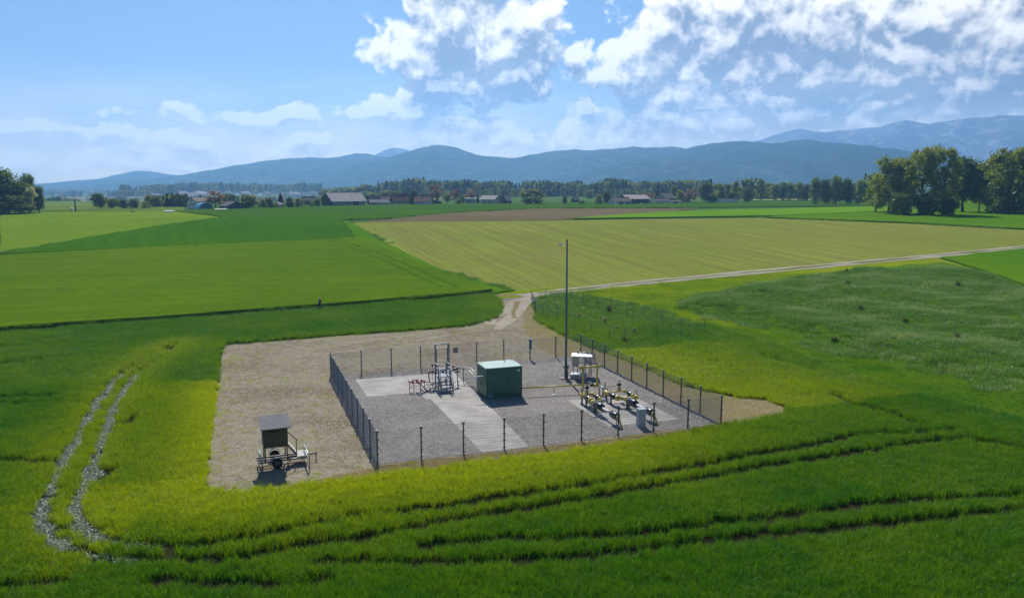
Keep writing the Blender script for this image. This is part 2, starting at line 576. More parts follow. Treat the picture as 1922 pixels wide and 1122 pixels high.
M['solar'] = paint('dark_solar_glass', (.012, .018, .04), .15, 0, .2, 3)
M['alu'] = paint('aluminium', (.50, .52, .55), .35, .5, .12, 6)

M['skin'] = paint('skin', (.45, .28, .20), .6, 0, .1, 8)
M['cloth_blue'] = paint('blue_cloth', (.015, .05, .13), .9, 0, .2, 6)
M['cloth_red'] = paint('red_cloth', (.16, .02, .015), .9, 0, .2, 6)
M['cloth_pale'] = paint('pale_straw_hat', (.62, .58, .40), .8, 0, .15, 9)

# ------------------------------------------------------------------ terrain
def sstep(t):
    t = np.clip(t, 0.0, 1.0)
    return t * t * (3 - 2 * t)

def gz(x, y):
    """height of the land: a gentle rise to a low plateau, a valley behind it on the left"""
    x = np.asarray(x, float); y = np.asarray(y, float)
    z = 7.3 * sstep((y - 85.0) / 215.0)
    q = x / np.maximum(y, 1.0)
    left = sstep((-.08 - q) / .20)
    z = z - 18.5 * sstep((y - 570.0) / 520.0) * left - 17.0 * sstep((y - 1700.0) / 1500.0) * (1 - left)
    return z

def gh(x, y): return float(gz(x, y))

def plane(px, py, z=0.0):
    d = ray(px, py)
    t = (z - CAM_H) / d.z
    return Vector((d.x * t, d.y * t, z))

def at(px, py, far=6000.0):
    """ground point seen at a pixel of the photograph"""
    d = ray(px, py); d = d / d.y
    lo = 20.0
    y = lo
    while y < far:
        y2 = y * 1.01
        if CAM_H + d.z * y2 < gh(d.x * y2, y2):
            a, b = y, y2
            for _ in range(24):
                c = (a + b) / 2
                if CAM_H + d.z * c < gh(d.x * c, c): b = c
                else: a = c
            return Vector((d.x * b, b, gh(d.x * b, b)))
        y = y2
    return Vector((d.x * far, far, gh(d.x * far, far)))

def height_at(base, py_top):
    """height above a ground point of something that reaches up to a pixel row"""
    vv = (CY - py_top)
    e = math.atan2(vv, FPX) - PITCH
    return CAM_H + base.y * math.tan(e) - base.z

YL = [20, 40, 60, 75, 85] + list(range(90, 320, 6)) + list(range(330, 600, 30))

def ground_sheet():
    xs = sorted(set([0.0] + [s * v for s in (-1, 1) for v in (20, 40, 60, 80, 100, 130, 160, 200, 250, 300, 360, 430, 520, 640, 800, 1000, 1300, 1700, 2200, 3000, 4200, 6000, 7300)]))
    ys = [-7300, -4000, -2000, -900, -400, -150, -50, 0] + YL + [620, 660, 700, 760, 820, 880, 950, 1020, 1100, 1250, 1400, 1600, 1700, 1850, 2000, 2200, 2500, 2850, 3200, 4000, 5000, 6500, 7300]
    v, f = [], []
    for y in ys:
        for x in xs:
            v.append((x, y, gh(x, y) - .06))
    n = len(xs)
    for j in range(len(ys) - 1):
        for i in range(n - 1):
            a = j * n + i
            f.append((a, a + 1, a + n + 1, a + n))
    me = bpy.data.meshes.new('ground'); me.from_pydata(v, [], f)
    me.polygons.foreach_set('use_smooth', [True] * len(f))
    return me

def far_ground():
    m, g = material('far_farmland')
    p = g.pos()
    c = g.voro(g.vm('MULTIPLY', p, (1, .55, 0)), .0042, out='Color')
    sx, sy, sz = g.sep(c)
    n = g.noise(p, .02, 4.0, .6)
    col = g.mix(g.step(sx, .3, .55), (.055, .12, .025), (.13, .19, .05))
    col = g.mix(g.step(sy, .72, .78), col, (.22, .19, .11))
    col = g.mix(1.0, col, g.mix(n, (.75, .75, .75), (1.25, 1.25, 1.25)), 'MULTIPLY')
    return finish(m, g, col, .9, spec=0.0)

gm = ground_sheet(); gm.materials.append(far_ground())
tag(link('ground', gm), kind='structure')

rng = np.random.default_rng(7)

def wobble(pts, amp, step):
    """subdivide an outline (closed) and make its edge uneven"""
    out = []
    k = len(pts)
    for i in range(k):
        a, b = Vector(pts[i][:2]), Vector(pts[(i + 1) % k][:2])
        L = (b - a).length
        n = max(1, int(L / step))
        nrm = Vector((-(b - a).y, (b - a).x)).normalized() if L > 0 else Vector((0, 0))
        for j in range(n):
            o = amp * rng.normal() if j else amp * .3 * rng.normal()
            out.append(a.lerp(b, j / n) + nrm * o)
    return out

def sheet(name, pts, mat, dz, amp=0.0, step=3.0, skirt=0.0, label=None, kind='structure', height=None, maxcell=None):
    """a piece of ground laid on the terrain; skirt > 0 gives standing crop its height"""
    pl = wobble(pts, amp, step) if amp else [Vector(p[:2]) for p in pts]
    bm = bmesh.new()
    vs = [bm.verts.new((p.x, p.y, 0)) for p in pl]
    bm.faces.new(vs)
    y0, y1 = min(p.y for p in pl), max(p.y for p in pl)
    cuts = [y for y in YL if y0 < y < y1]
    if maxcell:
        cuts = list(np.arange(math.floor(y0), y1, maxcell))
    for y in cuts:
        bmesh.ops.bisect_plane(bm, geom=bm.verts[:] + bm.edges[:] + bm.faces[:], plane_co=(0, y, 0), plane_no=(0, 1, 0))
    if maxcell:
        x0, x1 = min(p.x for p in pl), max(p.x for p in pl)
        for x in np.arange(math.floor(x0), x1, maxcell):
            bmesh.ops.bisect_plane(bm, geom=bm.verts[:] + bm.edges[:] + bm.faces[:], plane_co=(x, 0, 0), plane_no=(1, 0, 0))
    bmesh.ops.triangulate(bm, faces=bm.faces[:])
    for v in bm.verts:
        v.co.z = gh(v.co.x, v.co.y) + dz + skirt + (height(v.co.x, v.co.y) if height else 0.0)
    bmesh.ops.recalc_face_normals(bm, faces=bm.faces)
    for f in bm.faces:
        if f.normal.z < 0: f.normal_flip()
    if skirt:
        edges = [e for e in bm.edges if e.is_boundary]
        ret = bmesh.ops.extrude_edge_only(bm, edges=edges)
        for e in ret['geom']:
            if isinstance(e, bmesh.types.BMVert):
                e.co.z = gh(e.co.x, e.co.y) - .05
    me = bpy.data.meshes.new(name)
    bm.to_mesh(me); bm.free()
    me.materials.append(mat)
    o = link(name, me)
    return tag(o, label, kind=kind)

def P(*pp): return [at(*p) for p in pp]

# ---- colours of the fields
F = {}
F['fresh'] = field_mat('young_grain', (.075, .150, .006), (.130, .205, .007), (74, 1.6, 1, .55), (.055, .115, .006))
F['dark'] = field_mat('dark_green_grain', (.040, .120, .003), (.062, .160, .003), (-24, 2.6, 1, .4), (.034, .098, .003))
F['light'] = field_mat('light_green_meadow', (.110, .200, .012), (.165, .245, .016), patch=(.20, .235, .03), patch_amt=.5)
F['ridge'] = field_mat('mid_green_grain', (.042, .105, .006), (.066, .140, .008), (80, 2.2, 1, .35), (.036, .09, .006))
F['brown'] = field_mat('ploughed_field', (.135, .105, .060), (.185, .148, .088), (72, 5.0, 1, .4), (.12, .09, .05), patch=(.12, .14, .03), patch_amt=.5)
F['rows'] = field_mat('sprouting_rows', (.185, .240, .034), (.255, .292, .054), (-18.5, 1.6, 1, .68), (.160, .145, .045), patch=(.24, .20, .08), patch_amt=.40)
F['bright'] = field_mat('bright_green_grain', (.105, .235, .010), (.150, .285, .014), (60, 2.2, 1, .3), (.09, .20, .01))
F['deep'] = field_mat('green_strip', (.066, .165, .005), (.105, .205, .006))
F['meadow'] = field_mat('yellow_green_meadow', (.130, .205, .006), (.215, .270, .008), patch=(.24, .21, .05), patch_amt=.35)
F['pale'] = field_mat('pale_strip', (.24, .29, .08), (.31, .35, .12))
F['olive'] = field_mat('olive_strip', (.105, .155, .025), (.14, .18, .032))

# ---- fields, back to front
sheet('field', P((70, 396), (345, 396), (345, 386.5), (70, 387)), F['olive'], .03)
sheet('field', P((0, 474), (0, 400), (130, 397.5), (345, 396), (425, 408), (300, 425), (180, 445)), F['light'], .05, .4, 8)
sheet('field', P((330, 397), (420, 391), (560, 387.5), (800, 383.5), (1000, 381.5), (1240, 379.5), (1400, 377.5), (1660, 379), (1660, 387), (1310, 390.5), (1010, 391.5), (860, 399), (735, 411), (640, 413), (420, 409)), F['ridge'], .04, .3, 10, .30)
sheet('field', P((1385, 378), (1400, 374.6), (1530, 373.2), (1600, 374.5), (1530, 376.6)), F['pale'], .5)
sheet('field', P((690, 415), (735, 411.5), (860, 399.5), (1010, 391.8), (1310, 391), (1250, 399), (1060, 412), (1060, 413.5), (690, 417.5)), F['brown'], .10)
sheet('field', P((1075, 412.5), (1250, 399), (1420, 394), (1660, 388), (1690, 397), (1450, 407)), F['bright'], .06, .2, 8, .45)
sheet('field', P((1440, 409.5), (1450, 407.4), (1660, 397.4), (1830, 390), (1990, 389), (1990, 439), (1922, 431), (1700, 419)), F['deep'], .07, .3, 8, .30)
sheet('field', P((0, 480), (180, 446), (300, 426), (425, 409), (640, 413.5), (665, 447), (625, 452.5), (330, 465)), F['dark'], .07, .3, 6, .42)
sheet('field', P((0, 484), (330, 467), (625, 454), (668, 449), (720, 470), (800, 505), (925, 551), (860, 558), (600, 580), (300, 603), (0, 624), (-160, 634), (-160, 490)), F['fresh'], .06, .25, 4, .70)
# grass verge along the edge of the row crop
sheet('verge', P((642, 414.5), (655, 416.5), (720, 455), (830, 508), (965, 546.5), (925, 552), (800, 506), (720, 471), (668, 449.5)), F['deep'], .06, .2, 4, .18)
sheet('field', P((656, 417.5), (1060, 414), (1440, 410), (1700, 420), (1922, 432.5), (2080, 441), (2080, 446), (1922, 461), (1700, 482), (1240, 523), (1060, 540), (962, 546), (832, 508), (722, 455)), F['rows'], .05)
# meadow right of the track
sheet('meadow', P((1290, 612), (1330, 606), (1500, 640), (1640, 680), (1800, 716), (1922, 742), (2200, 790), (2200, 880), (1922, 800), (1700, 750), (1500, 700), (1300, 640)), field_mat('green_meadow', (.060, .125, .006), (.095, .165, .008)), .05)
sheet('meadow', P((1000, 556), (1060, 545), (1240, 528), (1500, 505), (1922, 468), (2080, 452), (2200, 860), (1922, 800), (1700, 750), (1500, 700), (1300, 640), (1180, 650), (1060, 600)), F['meadow'], .02)
sheet('field', P((1765, 486), (1922, 469.5), (2100, 453), (2100, 570), (1922, 538), (1850, 512)), F['deep'], .05, .3, 4, .42)
# tall weeds on a low mound
MOUND = [(1260, 580), (1300, 558), (1400, 540), (1500, 522), (1640, 505), (1770, 492), (1850, 512), (1922, 540), (2150, 590), (2150, 760), (1922, 742), (1800, 716), (1640, 680), (1500, 640), (1380, 605)]
MOUND_XY = [at(*p).to_2d() for p in MOUND]

def inside(poly, x, y):
    x = np.asarray(x); y = np.asarray(y)
    r = np.zeros(x.shape, bool)
    k = len(poly)
    for i in range(k):
        x1, y1 = poly[i][0], poly[i][1]; x2, y2 = poly[(i + 1) % k][0], poly[(i + 1) % k][1]
        c = ((y1 > y) != (y2 > y))
        r ^= c & (x < (x2 - x1) * (y - y1) / ((y2 - y1) if y2 != y1 else 1e-9) + x1)
    return r

def seg_dist(x, y, poly, closed=False):
    """distance of points to a polyline"""
    d = np.full(np.shape(x), 1e9)
    k = len(poly)
    for i in range(k if closed else k - 1):
        ax, ay = poly[i][0], poly[i][1]; bx, by = poly[(i + 1) % k][0], poly[(i + 1) % k][1]
        vx, vy = bx - ax, by - ay
        t = np.clip(((x - ax) * vx + (y - ay) * vy) / max(vx * vx + vy * vy, 1e-9), 0, 1)
        d = np.minimum(d, np.hypot(x - ax - t * vx, y - ay - t * vy))
    return d

def mound_h(x, y):
    x = np.asarray(x, float); y = np.asarray(y, float)
    d = np.where(inside(MOUND_XY, x, y), seg_dist(x, y, MOUND_XY, True), 0.0)
    return 1.1 * sstep(d / 5.0) + .25 * np.sin(x * .35 + y * .2) * sstep(d / 5.0)

sheet('mound', MOUND_XY, field_mat('rough_turf', (.055, .13, .008), (.09, .17, .012)), .03, .3, 3, 0, height=lambda x, y: float(mound_h(x, y)), maxcell=3.0)

# ---- the station yard and its surroundings
FL, FR, BL, BR = (plane(*p).to_2d() for p in ((709, 872), (1353, 797), (621, 706), (1090, 667)))
YARD_PX = [(388, 919), (392, 860), (402, 770), (412, 690), (419, 648), (520, 640), (640, 630), (760, 622), (862, 614), (912, 606), (936, 594), (944, 580), (940, 568), (934, 558), (990, 554), (986, 568), (992, 582), (1003, 600), (1040, 622), (1100, 650), (1160, 672), (1215, 695), (1290, 727), (1370, 745), (1440, 752), (1482, 769), (1462, 783), (1410, 795), (1350, 803), (1150, 838), (1030, 853), (900, 869), (780, 884), (712, 894), (600, 908), (520, 917), (440, 924)]
YARD_XY = [at(*p).to_2d() for p in YARD_PX]
WHEAT_PX = [(-420, 1500), (-260, 640), (0, 628), (300, 607), (600, 583.5), (860, 561), (925, 556), (938, 566), (944, 585), (930, 600), (900, 612), (1000, 700), (1010, 640), (1004, 598), (1010, 590), (1050, 598), (1130, 606), (1210, 610), (1330, 612), (1420, 640), (1560, 690), (1700, 740), (1922, 790), (2150, 830), (2400, 1500)]
WHEAT_XY = [at(*p).to_2d() for p in WHEAT_PX]
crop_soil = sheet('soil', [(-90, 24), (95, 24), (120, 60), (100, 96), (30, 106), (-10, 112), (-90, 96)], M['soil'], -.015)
sheet('yard', YARD_XY, M['yard'], .026, .20, .8)
# dry mown strip along the right of the fence
sheet('path', [at(*p).to_2d() for p in ((986, 574), (996, 568), (1003, 592), (1040, 622), (1100, 650), (1160, 672), (1215, 695), (1290, 727), (1370, 745), (1440, 752), (1482, 769), (1462, 783), (1410, 795), (1356, 800), (1092, 669), (1046, 668), (1015, 655), (985, 625), (980, 600))], M['strip'], .034, .16, 1.0)
# brown rim between the front fence and the crop
sheet('kerb_strip', [plane(*p).to_2d() for p in ((540, 912), (712, 875), (1353, 799), (1362, 803), (1150, 838), (1030, 853), (900, 869), (780, 884), (712, 894), (600, 908))], M['rim'], .038, .12, .7)
e_u = (FR - FL).normalized(); e_v = Vector((-e_u.y, e_u.x))
SITE_RZ = math.atan2(e_u.y, e_u.x)
def loc(px, py, z=0.0):
    """plan coordinates in the frame of the fence (along the front, along the left side)"""
    p = plane(px, py, z).to_2d() - FL
    return Vector((p.dot(e_u), p.dot(e_v)))
def site(u, v, z=0.0):
    p = FL + e_u * u + e_v * v
    return Vector((p.x, p.y, z))
sheet('gravel_floor', [site(-.1, .05), site(26.45, .05), site(26.75, 26.2), site(20, 26.1), site(15, 26.6), site(9, 26.0), site(-.05, 25.7)], M['gravel'], .044, .12, 1.0)

def slab(px, z0=.0, z1=.055, name='concrete_slab'):
    b = MB()
    b.prism([plane(*p).to_2d() for p in px][::-1], z0, z1)
    o = b.build(name, M['concrete'])
    return tag(o, kind='structure')
def slab_uv(uv, z1=.055):
    b = MB(); b.prism([site(*p).to_2d() for p in uv], 0, z1)
    return tag(b.build('pavement_slab', M['concrete']), kind='structure')
slab_uv([(2.15, 17.15), (6.66, 16.95), (6.66, 23.6), (2.15, 23.65)])
slab_uv([(6.69, 14.5), (7.12, 14.5), (7.12, 14.2), (11.42, 14.2), (11.42, 17.3), (11.6, 23.5), (6.69, 23.6)])
for k_ in range(5):
    va, vb = -.12 + 2.86 * k_, -.12 + 2.86 * (k_ + 1) - .02
    slab_uv([(7.12, va), (10.55 + .85 * (va + .12) / 14.3, va), (10.55 + .85 * (vb + .12) / 14.3, vb), (7.12, vb)], .055 + .003 * (k_ % 2))
slab_uv([(17.95, 2.4), (20.9, 2.3), (21.6, 10.1), (17.95, 10.3)], .05)
slab_uv([(20.95, 2.3), (23.9, 2.2), (23.9, 9.9), (21.65, 10.1)], .05)

# the farm track and its branch into the yard
def ribbon(name, pts, width, mat, dz, amp=.12):
    """a strip of given width along a line of ground points"""
    pts = [Vector(p[:2]) for p in pts]
    fine = []
    for a, b in zip(pts, pts[1:]):
        n = max(1, int((b - a).length / 4))
        fine += [a.lerp(b, i / n) for i in range(n)]
    fine.append(pts[-1])
    for _ in range(6):
        fine = [fine[0]] + [(fine[i - 1] + fine[i] * 2 + fine[i + 1]) / 4 for i in range(1, len(fine) - 1)] + [fine[-1]]
    v, f = [], []
    for i, p in enumerate(fine):
        t = (fine[min(i + 1, len(fine) - 1)] - fine[max(i - 1, 0)]).normalized()
        nrm = Vector((-t.y, t.x))
        w = width[0] + (width[1] - width[0]) * i / max(1, len(fine) - 1) if isinstance(width, tuple) else width
        for s in (-1, 1):
            q = p + nrm * s * (w / 2 + amp * rng.normal())
            v.append((q.x, q.y, gh(q.x, q.y) + dz))
    for i in range(len(fine) - 1):
        f.append((2 * i, 2 * i + 2, 2 * i + 3, 2 * i + 1))
    me = bpy.data.meshes.new(name); me.from_pydata(v, [], f); me.materials.append(mat)
    return tag(link(name, me), kind='structure')
TRACK = P((985, 557), (1010, 551), (1060, 545.5), (1240, 527), (1500, 503), (1700, 485.5), (1922, 464.5), (2080, 449))
ribbon('verge', P((905, 556), (940, 554), (985, 552.5), (1060, 543.5), (1240, 525), (1500, 501), (1700, 483.5), (1922, 462.8), (2080, 447)), 6.4, F['meadow'], .045, .6)
ribbon('road', TRACK, (3.9, 4.2), M['track'], .060, .18)
ribbon('verge', [p + Vector((0, .1, 0)) for p in TRACK[1:]], .9, F['olive'], .075, .26)
ribbon('track', P((880, 558.5), (940, 554), (1000, 551.5)), 2.0, M['strip'], .055)
ribbon('road', P((1010, 551.5), (978, 556), (955, 563), (947, 575), (953, 590), (940, 601), (915, 609)), (1.9, 1.5), M['track'], .048, .30)
ribbon('road', P((1012, 552.5), (985, 560), (970, 570), (970, 585), (974, 597), (962, 611), (938, 620)), (1.9, 1.5), M['track'], .052, .30)

# grass island between the two ruts, wheel lines pressed into the far grain
ribbon('verge', P((966, 566), (962, 576), (963, 588), (966, 598)), .9, M['strip'], .056, .3)
for pts in (((617, 456), (660, 470), (720, 495), (790, 528), (830, 548)), ((634, 455), (680, 470), (745, 495), (815, 526), (862, 550))):
    ribbon('wheel_line', P(*pts), .5, F['dark'], .775, .06)
for y_ in (478, 497, 519, 546):
    ribbon('wheel_line', P((-60, y_ + 9), (200, y_ + 4), (420, y_), (610, y_ - 4)), .42, F['dark'], .772, .06)

# faint wheel lines on the bare earth
for pts in (((905, 612), (840, 624), (760, 632), (680, 640), (600, 650)), ((905, 620), (840, 632), (760, 641), (680, 650), (610, 664))):
    ribbon('wheel_line', P(*pts), .38, M['track'], .031, .10)

# ------------------------------------------------------------------ standing crop, rough grass, flattened straw
def blades(name, mat, n, size, hmin, hmax, width, lean, seed, droop=.25, layback=0.0):
    r = np.random.default_rng(seed)
    v, f = [], []
    for i in range(n):
        x, y = (r.random(2) - .5) * size
        h = hmin + (hmax - hmin) * r.random()
        a = r.random() * 2 * math.pi
        w = width * (.7 + .6 * r.random())
        ln = lean * (r.random() ** .7) * h
        b = r.random() * 2 * math.pi
        dx_, dy_ = math.cos(b) * ln, math.sin(b) * ln + layback * h
        cx_, cy_ = math.cos(a) * w / 2, math.sin(a) * w / 2
        k = len(v)
        z1, z2 = h * .55, h * (1 - droop * r.random())
        v += [(x - cx_, y - cy_, 0), (x + cx_, y + cy_, 0),
              (x + dx_ * .35 + cx_, y + dy_ * .35 + cy_, z1), (x + dx_ * .35 - cx_, y + dy_ * .35 - cy_, z1),
              (x + dx_ * 1.1, y + dy_ * 1.1, z2)]
        f += [(k, k + 1, k + 2, k + 3), (k + 3, k + 2, k + 4)]
    me = bpy.data.meshes.new(name); me.from_pydata(v, [], f); me.materials.append(mat)
    return bpy.data.objects.new(name, me)

def scatter(name, sources, xyz, rotz, scl, idx, tint, label=None, tilt=None):
    src = bpy.data.collections.new(name + '_clumps')
    for s in sources: src.objects.link(s)
    n = len(xyz)
    me = bpy.data.meshes.new(name)
    me.vertices.add(n)
    me.vertices.foreach_set('co', np.asarray(xyz, np.float32).ravel())
    rot = np.zeros((n, 3), np.float32); rot[:, 2] = rotz
    if tilt is not None: rot[:, 0] = tilt
    a = me.attributes.new('rot', 'FLOAT_VECTOR', 'POINT'); a.data.foreach_set('vector', rot.ravel())
    s3 = np.asarray(scl, np.float32)
    if s3.ndim == 1: s3 = np.stack([s3 * 0 + 1, s3 * 0 + 1, s3], 1)
    a = me.attributes.new('scl', 'FLOAT_VECTOR', 'POINT'); a.data.foreach_set('vector', np.ascontiguousarray(s3, np.float32).ravel())
    a = me.attributes.new('pick', 'INT', 'POINT'); a.data.foreach_set('value', np.asarray(idx, np.int32))
    a = me.attributes.new('tint', 'FLOAT', 'POINT'); a.data.foreach_set('value', np.asarray(tint, np.float32))
    o = link(name, me)
    tree = bpy.data.node_groups.new(name, 'GeometryNodeTree')
    tree.interface.new_socket('Geometry', in_out='INPUT', socket_type='NodeSocketGeometry')
    tree.interface.new_socket('Geometry', in_out='OUTPUT', socket_type='NodeSocketGeometry')
    N, L = tree.nodes, tree.links
    gi, go = N.new('NodeGroupInput'), N.new('NodeGroupOutput')
    ci = N.new('GeometryNodeCollectionInfo'); ci.inputs['Collection'].default_value = src
    ci.inputs['Separate Children'].default_value = True; ci.inputs['Reset Children'].default_value = True
    ip = N.new('GeometryNodeInstanceOnPoints'); ip.inputs['Pick Instance'].default_value = True
    def named(nm, ty):
        q = N.new('GeometryNodeInputNamedAttribute'); q.data_type = ty; q.inputs['Name'].default_value = nm
        return q.outputs['Attribute']
    L.new(gi.outputs[0], ip.inputs['Points']); L.new(ci.outputs[0], ip.inputs['Instance'])
    L.new(named('pick', 'INT'), ip.inputs['Instance Index'])
    L.new(named('rot', 'FLOAT_VECTOR'), ip.inputs['Rotation'])
    L.new(named('scl', 'FLOAT_VECTOR'), ip.inputs['Scale'])
    L.new(ip.outputs[0], go.inputs[0])
    md = o.modifiers.new('scatter', 'NODES'); md.node_group = tree
    return tag(o, label, kind='stuff')

def vnoise(x, y, s, seed=0):
    """smooth value noise, 0..1"""
    x = np.asarray(x) / s + 31.7 * seed; y = np.asarray(y) / s + 17.3 * seed
    xi, yi = np.floor(x), np.floor(y); fx, fy = x - xi, y - yi
    fx, fy = fx * fx * (3 - 2 * fx), fy * fy * (3 - 2 * fy)
    def h(a, b):
        t = np.sin(a * 127.1 + b * 311.7 + seed * 74.7) * 43758.5453
        return t - np.floor(t)
    return (h(xi, yi) * (1 - fx) + h(xi + 1, yi) * fx) * (1 - fy) + (h(xi, yi + 1) * (1 - fx) + h(xi + 1, yi + 1) * fx) * fy

def jgrid(x0, x1, y0, y1, s, slope=.71, margin=7.0):
    xs, ys = np.meshgrid(np.arange(x0, x1, s), np.arange(y0, y1, s))
    x = (xs + (rng.random(xs.shape) - .5) * s * .9).ravel(); y = (ys + (rng.random(ys.shape) - .5) * s * .9).ravel()
    k = np.abs(x) < slope * y + margin
    return x[k], y[k]

def PX(pp): return [at(*p).to_2d() for p in pp]
GROOVES = [PX(t) for t in (
    [(318, 1054), (421, 1057), (500, 1044), (583, 1026), (683, 1015), (845, 980), (958, 966), (1124, 936), (1300, 905), (1440, 880), (1576, 858), (1632, 849), (1741, 832), (1801, 829), (1857, 835), (1922, 848), (1990, 866)],
    [(330, 1032), (420, 1024), (500, 1009), (646, 976), (850, 953), (1058, 922), (1291, 882), (1400, 862), (1527, 839), (1624, 817), (1690, 820), (1790, 812)],
    [(800, 1030), (916, 1020), (1074, 1015), (1207, 1009), (1300, 995), (1450, 975), (1600, 955), (1760, 942), (1940, 930)],
    [(604, 1061), (708, 1061), (845, 1062), (1000, 1057), (1166, 1043), (1300, 1026), (1450, 1008), (1600, 996), (1760, 980), (1940, 958)],
    [(285, 1096), (400, 1102), (520, 1104), (620, 1098)], [(-20, 1108), (60, 1100), (110, 1096)],
    [(-20, 762), (80, 759), (160, 758)], [(-20, 748), (90, 748), (150, 750)], [(-20, 868), (105, 872)],
    [(1560, 742), (1598, 760), (1681, 783), (1737, 804)], [(1420, 668), (1500, 690), (1530, 700)], [(1690, 720), (1760, 738), (1820, 750)],
    [(120, 1032), (180, 1047), (230, 1056), (318, 1054)], [(185, 1010), (240, 1026), (300, 1030), (345, 1028)],
    [(-20, 690), (90, 676), (170, 668)], [(-20, 655), (150, 648), (260, 640)])]
BENT = [PX(t) for t in (
    [(232, 700), (212, 722), (192, 748), (164, 790), (140, 840), (105, 900), (82, 945), (76, 985), (92, 1012), (122, 1032)],
    [(268, 696), (240, 728), (217, 762), (203, 800), (186, 850), (168, 900), (148, 940), (140, 968), (152, 992), (185, 1012)])]
THIN = [PX(t) for t in ([(232, 700), (255, 682), (290, 665), (332, 648)], [(268, 696), (310, 665), (340, 645)], [(122, 1032), (180, 1047), (240, 1055)], [(185, 1012), (240, 1026), (300, 1030)])]
BARE = [PX(t) for t in ([(192, 908), (200, 892), (214, 882)], [(225, 1053), (252, 1050)], [(310, 1056), (322, 1054)],  [(575, 1026), (640, 1022)], [(240, 800), (252, 786)], [(110, 1024), (120, 1033)])]

def track_dist(lines, x, y):
    d = np.full(np.shape(x), 1e9)
    for ln in lines: d = np.minimum(d, seg_dist(x, y, ln))
    return d

x, y = jgrid(-95, 100, 31, 72, .40, margin=5)
x2, y2 = jgrid(-105, 100, 72, 142, .58, margin=5)
far_k = np.concatenate([np.zeros(len(x), bool), np.ones(len(x2), bool)])
x, y = np.concatenate([x, x2]), np.concatenate([y, y2])
ok = inside(WHEAT_XY, x, y)
dy = seg_dist(x, y, YARD_XY, True)
iny = inside(YARD_XY, x, y)
nz = vnoise(x, y, .9, 4)
ok &= ~iny & (dy > .02 + .22 * nz)
jit = .22 * (vnoise(x, y, 1.3, 5) - .5)
gap = .56 + .40 * (vnoise(x, y, 6.0, 9) - .5)
ok &= (track_dist(GROOVES, x, y) + jit * .8 > gap)
ok &= (track_dist(BENT, x, y) + jit * 2.0 > .52) & (track_dist(THIN, x, y) + jit > .34) & (track_dist(BARE, x, y) + jit > .5)
x, y, dy, far_k = x[ok], y[ok], dy[ok], far_k[ok]
uv = np.stack([(x - FL.x) * e_u.x + (y - FL.y) * e_u.y, (x - FL.x) * e_v.x + (y - FL.y) * e_v.y], 1)
right = uv[:, 0] > 26; back = uv[:, 1] > 27; front = uv[:, 1] < 1
wgt = np.where(front, 1.0 - .75 * sstep((uv[:, 0] - 12) / 16), np.where(back, .12, np.where(right, .72, .9)))
rad = np.where(front, 6.2, np.where(right, 12.0, 3.4))
nb = vnoise(x, y, 7.0, 2) * .6 + vnoise(x, y, 2.2, 3) * .4
tint = .06 + .30 * (nb - .35) + .92 * wgt * np.exp(-(dy / rad) ** 2)
d_bent = track_dist(BENT + THIN, x, y)
tint += .40 * np.exp(-(d_bent / 3.0) ** 2) * (x < -20)
tint = np.clip(tint, 0, 1)
hs = .84 + .36 * vnoise(x, y, 4.0, 6) + .12 * (vnoise(x, y, .8, 8) - .5)
hs *= np.where(tint > .55, .86, 1.0) * (.82 + .36 * rng.random(len(x)))
sx = np.where(far_k, 1.45, 1.0)
wheat_src = [blades('wheat_clump', M['wheat'], 78, .58, .48, .72, .0185, .62, 20 + i, .35) for i in range(6)]
print('wheat patches', len(x))
scatter('wheat_crop', wheat_src, np.stack([x, y, gz(x, y) - .01], 1), rng.random(len(x)) * 6.283, np.stack([sx, sx, hs], 1), rng.integers(0, 6, len(x)), tint,
        'dense green young wheat standing round the gravel yard')

# the front edge of the grain field beyond the ditch, and tufts on the verges
FRESH_XY = [p.to_2d() for p in P((0, 484), (330, 467), (625, 454), (668, 449), (720, 470), (800, 505), (925, 551), (860, 558), (600, 580), (300, 603), (0, 624), (-160, 634), (-160, 490))]
x, y = jgrid(-120, 20, 88, 150, 1.05)
ok = inside(FRESH_XY, x, y)
ok &= (y < 112) | (seg_dist(x, y, FRESH_XY, True) < 3.0) | (rng.random(len(x)) < np.clip((158 - y) / 46, 0, 1))
x, y = x[ok], y[ok]
t2 = np.clip(.18 + .5 * (vnoise(x, y, 9, 12) - .4) + .2 * (vnoise(x * .3, y * 3, 4, 13) - .5), 0, 1)
fr = [blades('grain_clump', M['wheat'], 150, 1.5, .16, .34, .026, .5, 40 + i) for i in range(4)]
scatter('grain_crop', fr, np.stack([x, y, gz(x, y) + .56], 1), rng.random(len(x)) * 6.283, .8 + .3 * rng.random(len(x)), rng.integers(0, 4, len(x)), t2,
        'fresh green grain field beyond the dark ditch line')

# flattened, silvery straw in the wheel tracks
xs, ys = jgrid(-50, -15, 31, 75, .23)
d = track_dist(BENT, xs, ys) + .55 * (vnoise(xs, ys, .7, 21) - .5)
dth = track_dist(THIN, xs, ys)
k = ((d < .47) | ((dth < .22) & (rng.random(len(xs)) < .5))) & (vnoise(xs, ys, 1.1, 22) > .12)
xs, ys = xs[k], ys[k]
fl = [blades('straw_clump', M['flat'], 26, .42, .16, .34, .026, 1.4, 60 + i, .75) for i in range(3)]
scatter('flattened_wheat', fl, np.stack([xs, ys, gz(xs, ys) + .01], 1), rng.random(len(xs)) * 6.283, np.full(len(xs), .45) + .3 * rng.random(len(xs)), rng.integers(0, 3, len(xs)), np.zeros(len(xs)),
        'silvery flattened wheat lying in the two curved wheel tracks')
# short green regrowth in between the flattened straw
ru_src = [blades('weed_clump', M['rough'], 150, 1.5, .18, .62, .030, .75, 80 + i, .4) for i in range(5)]

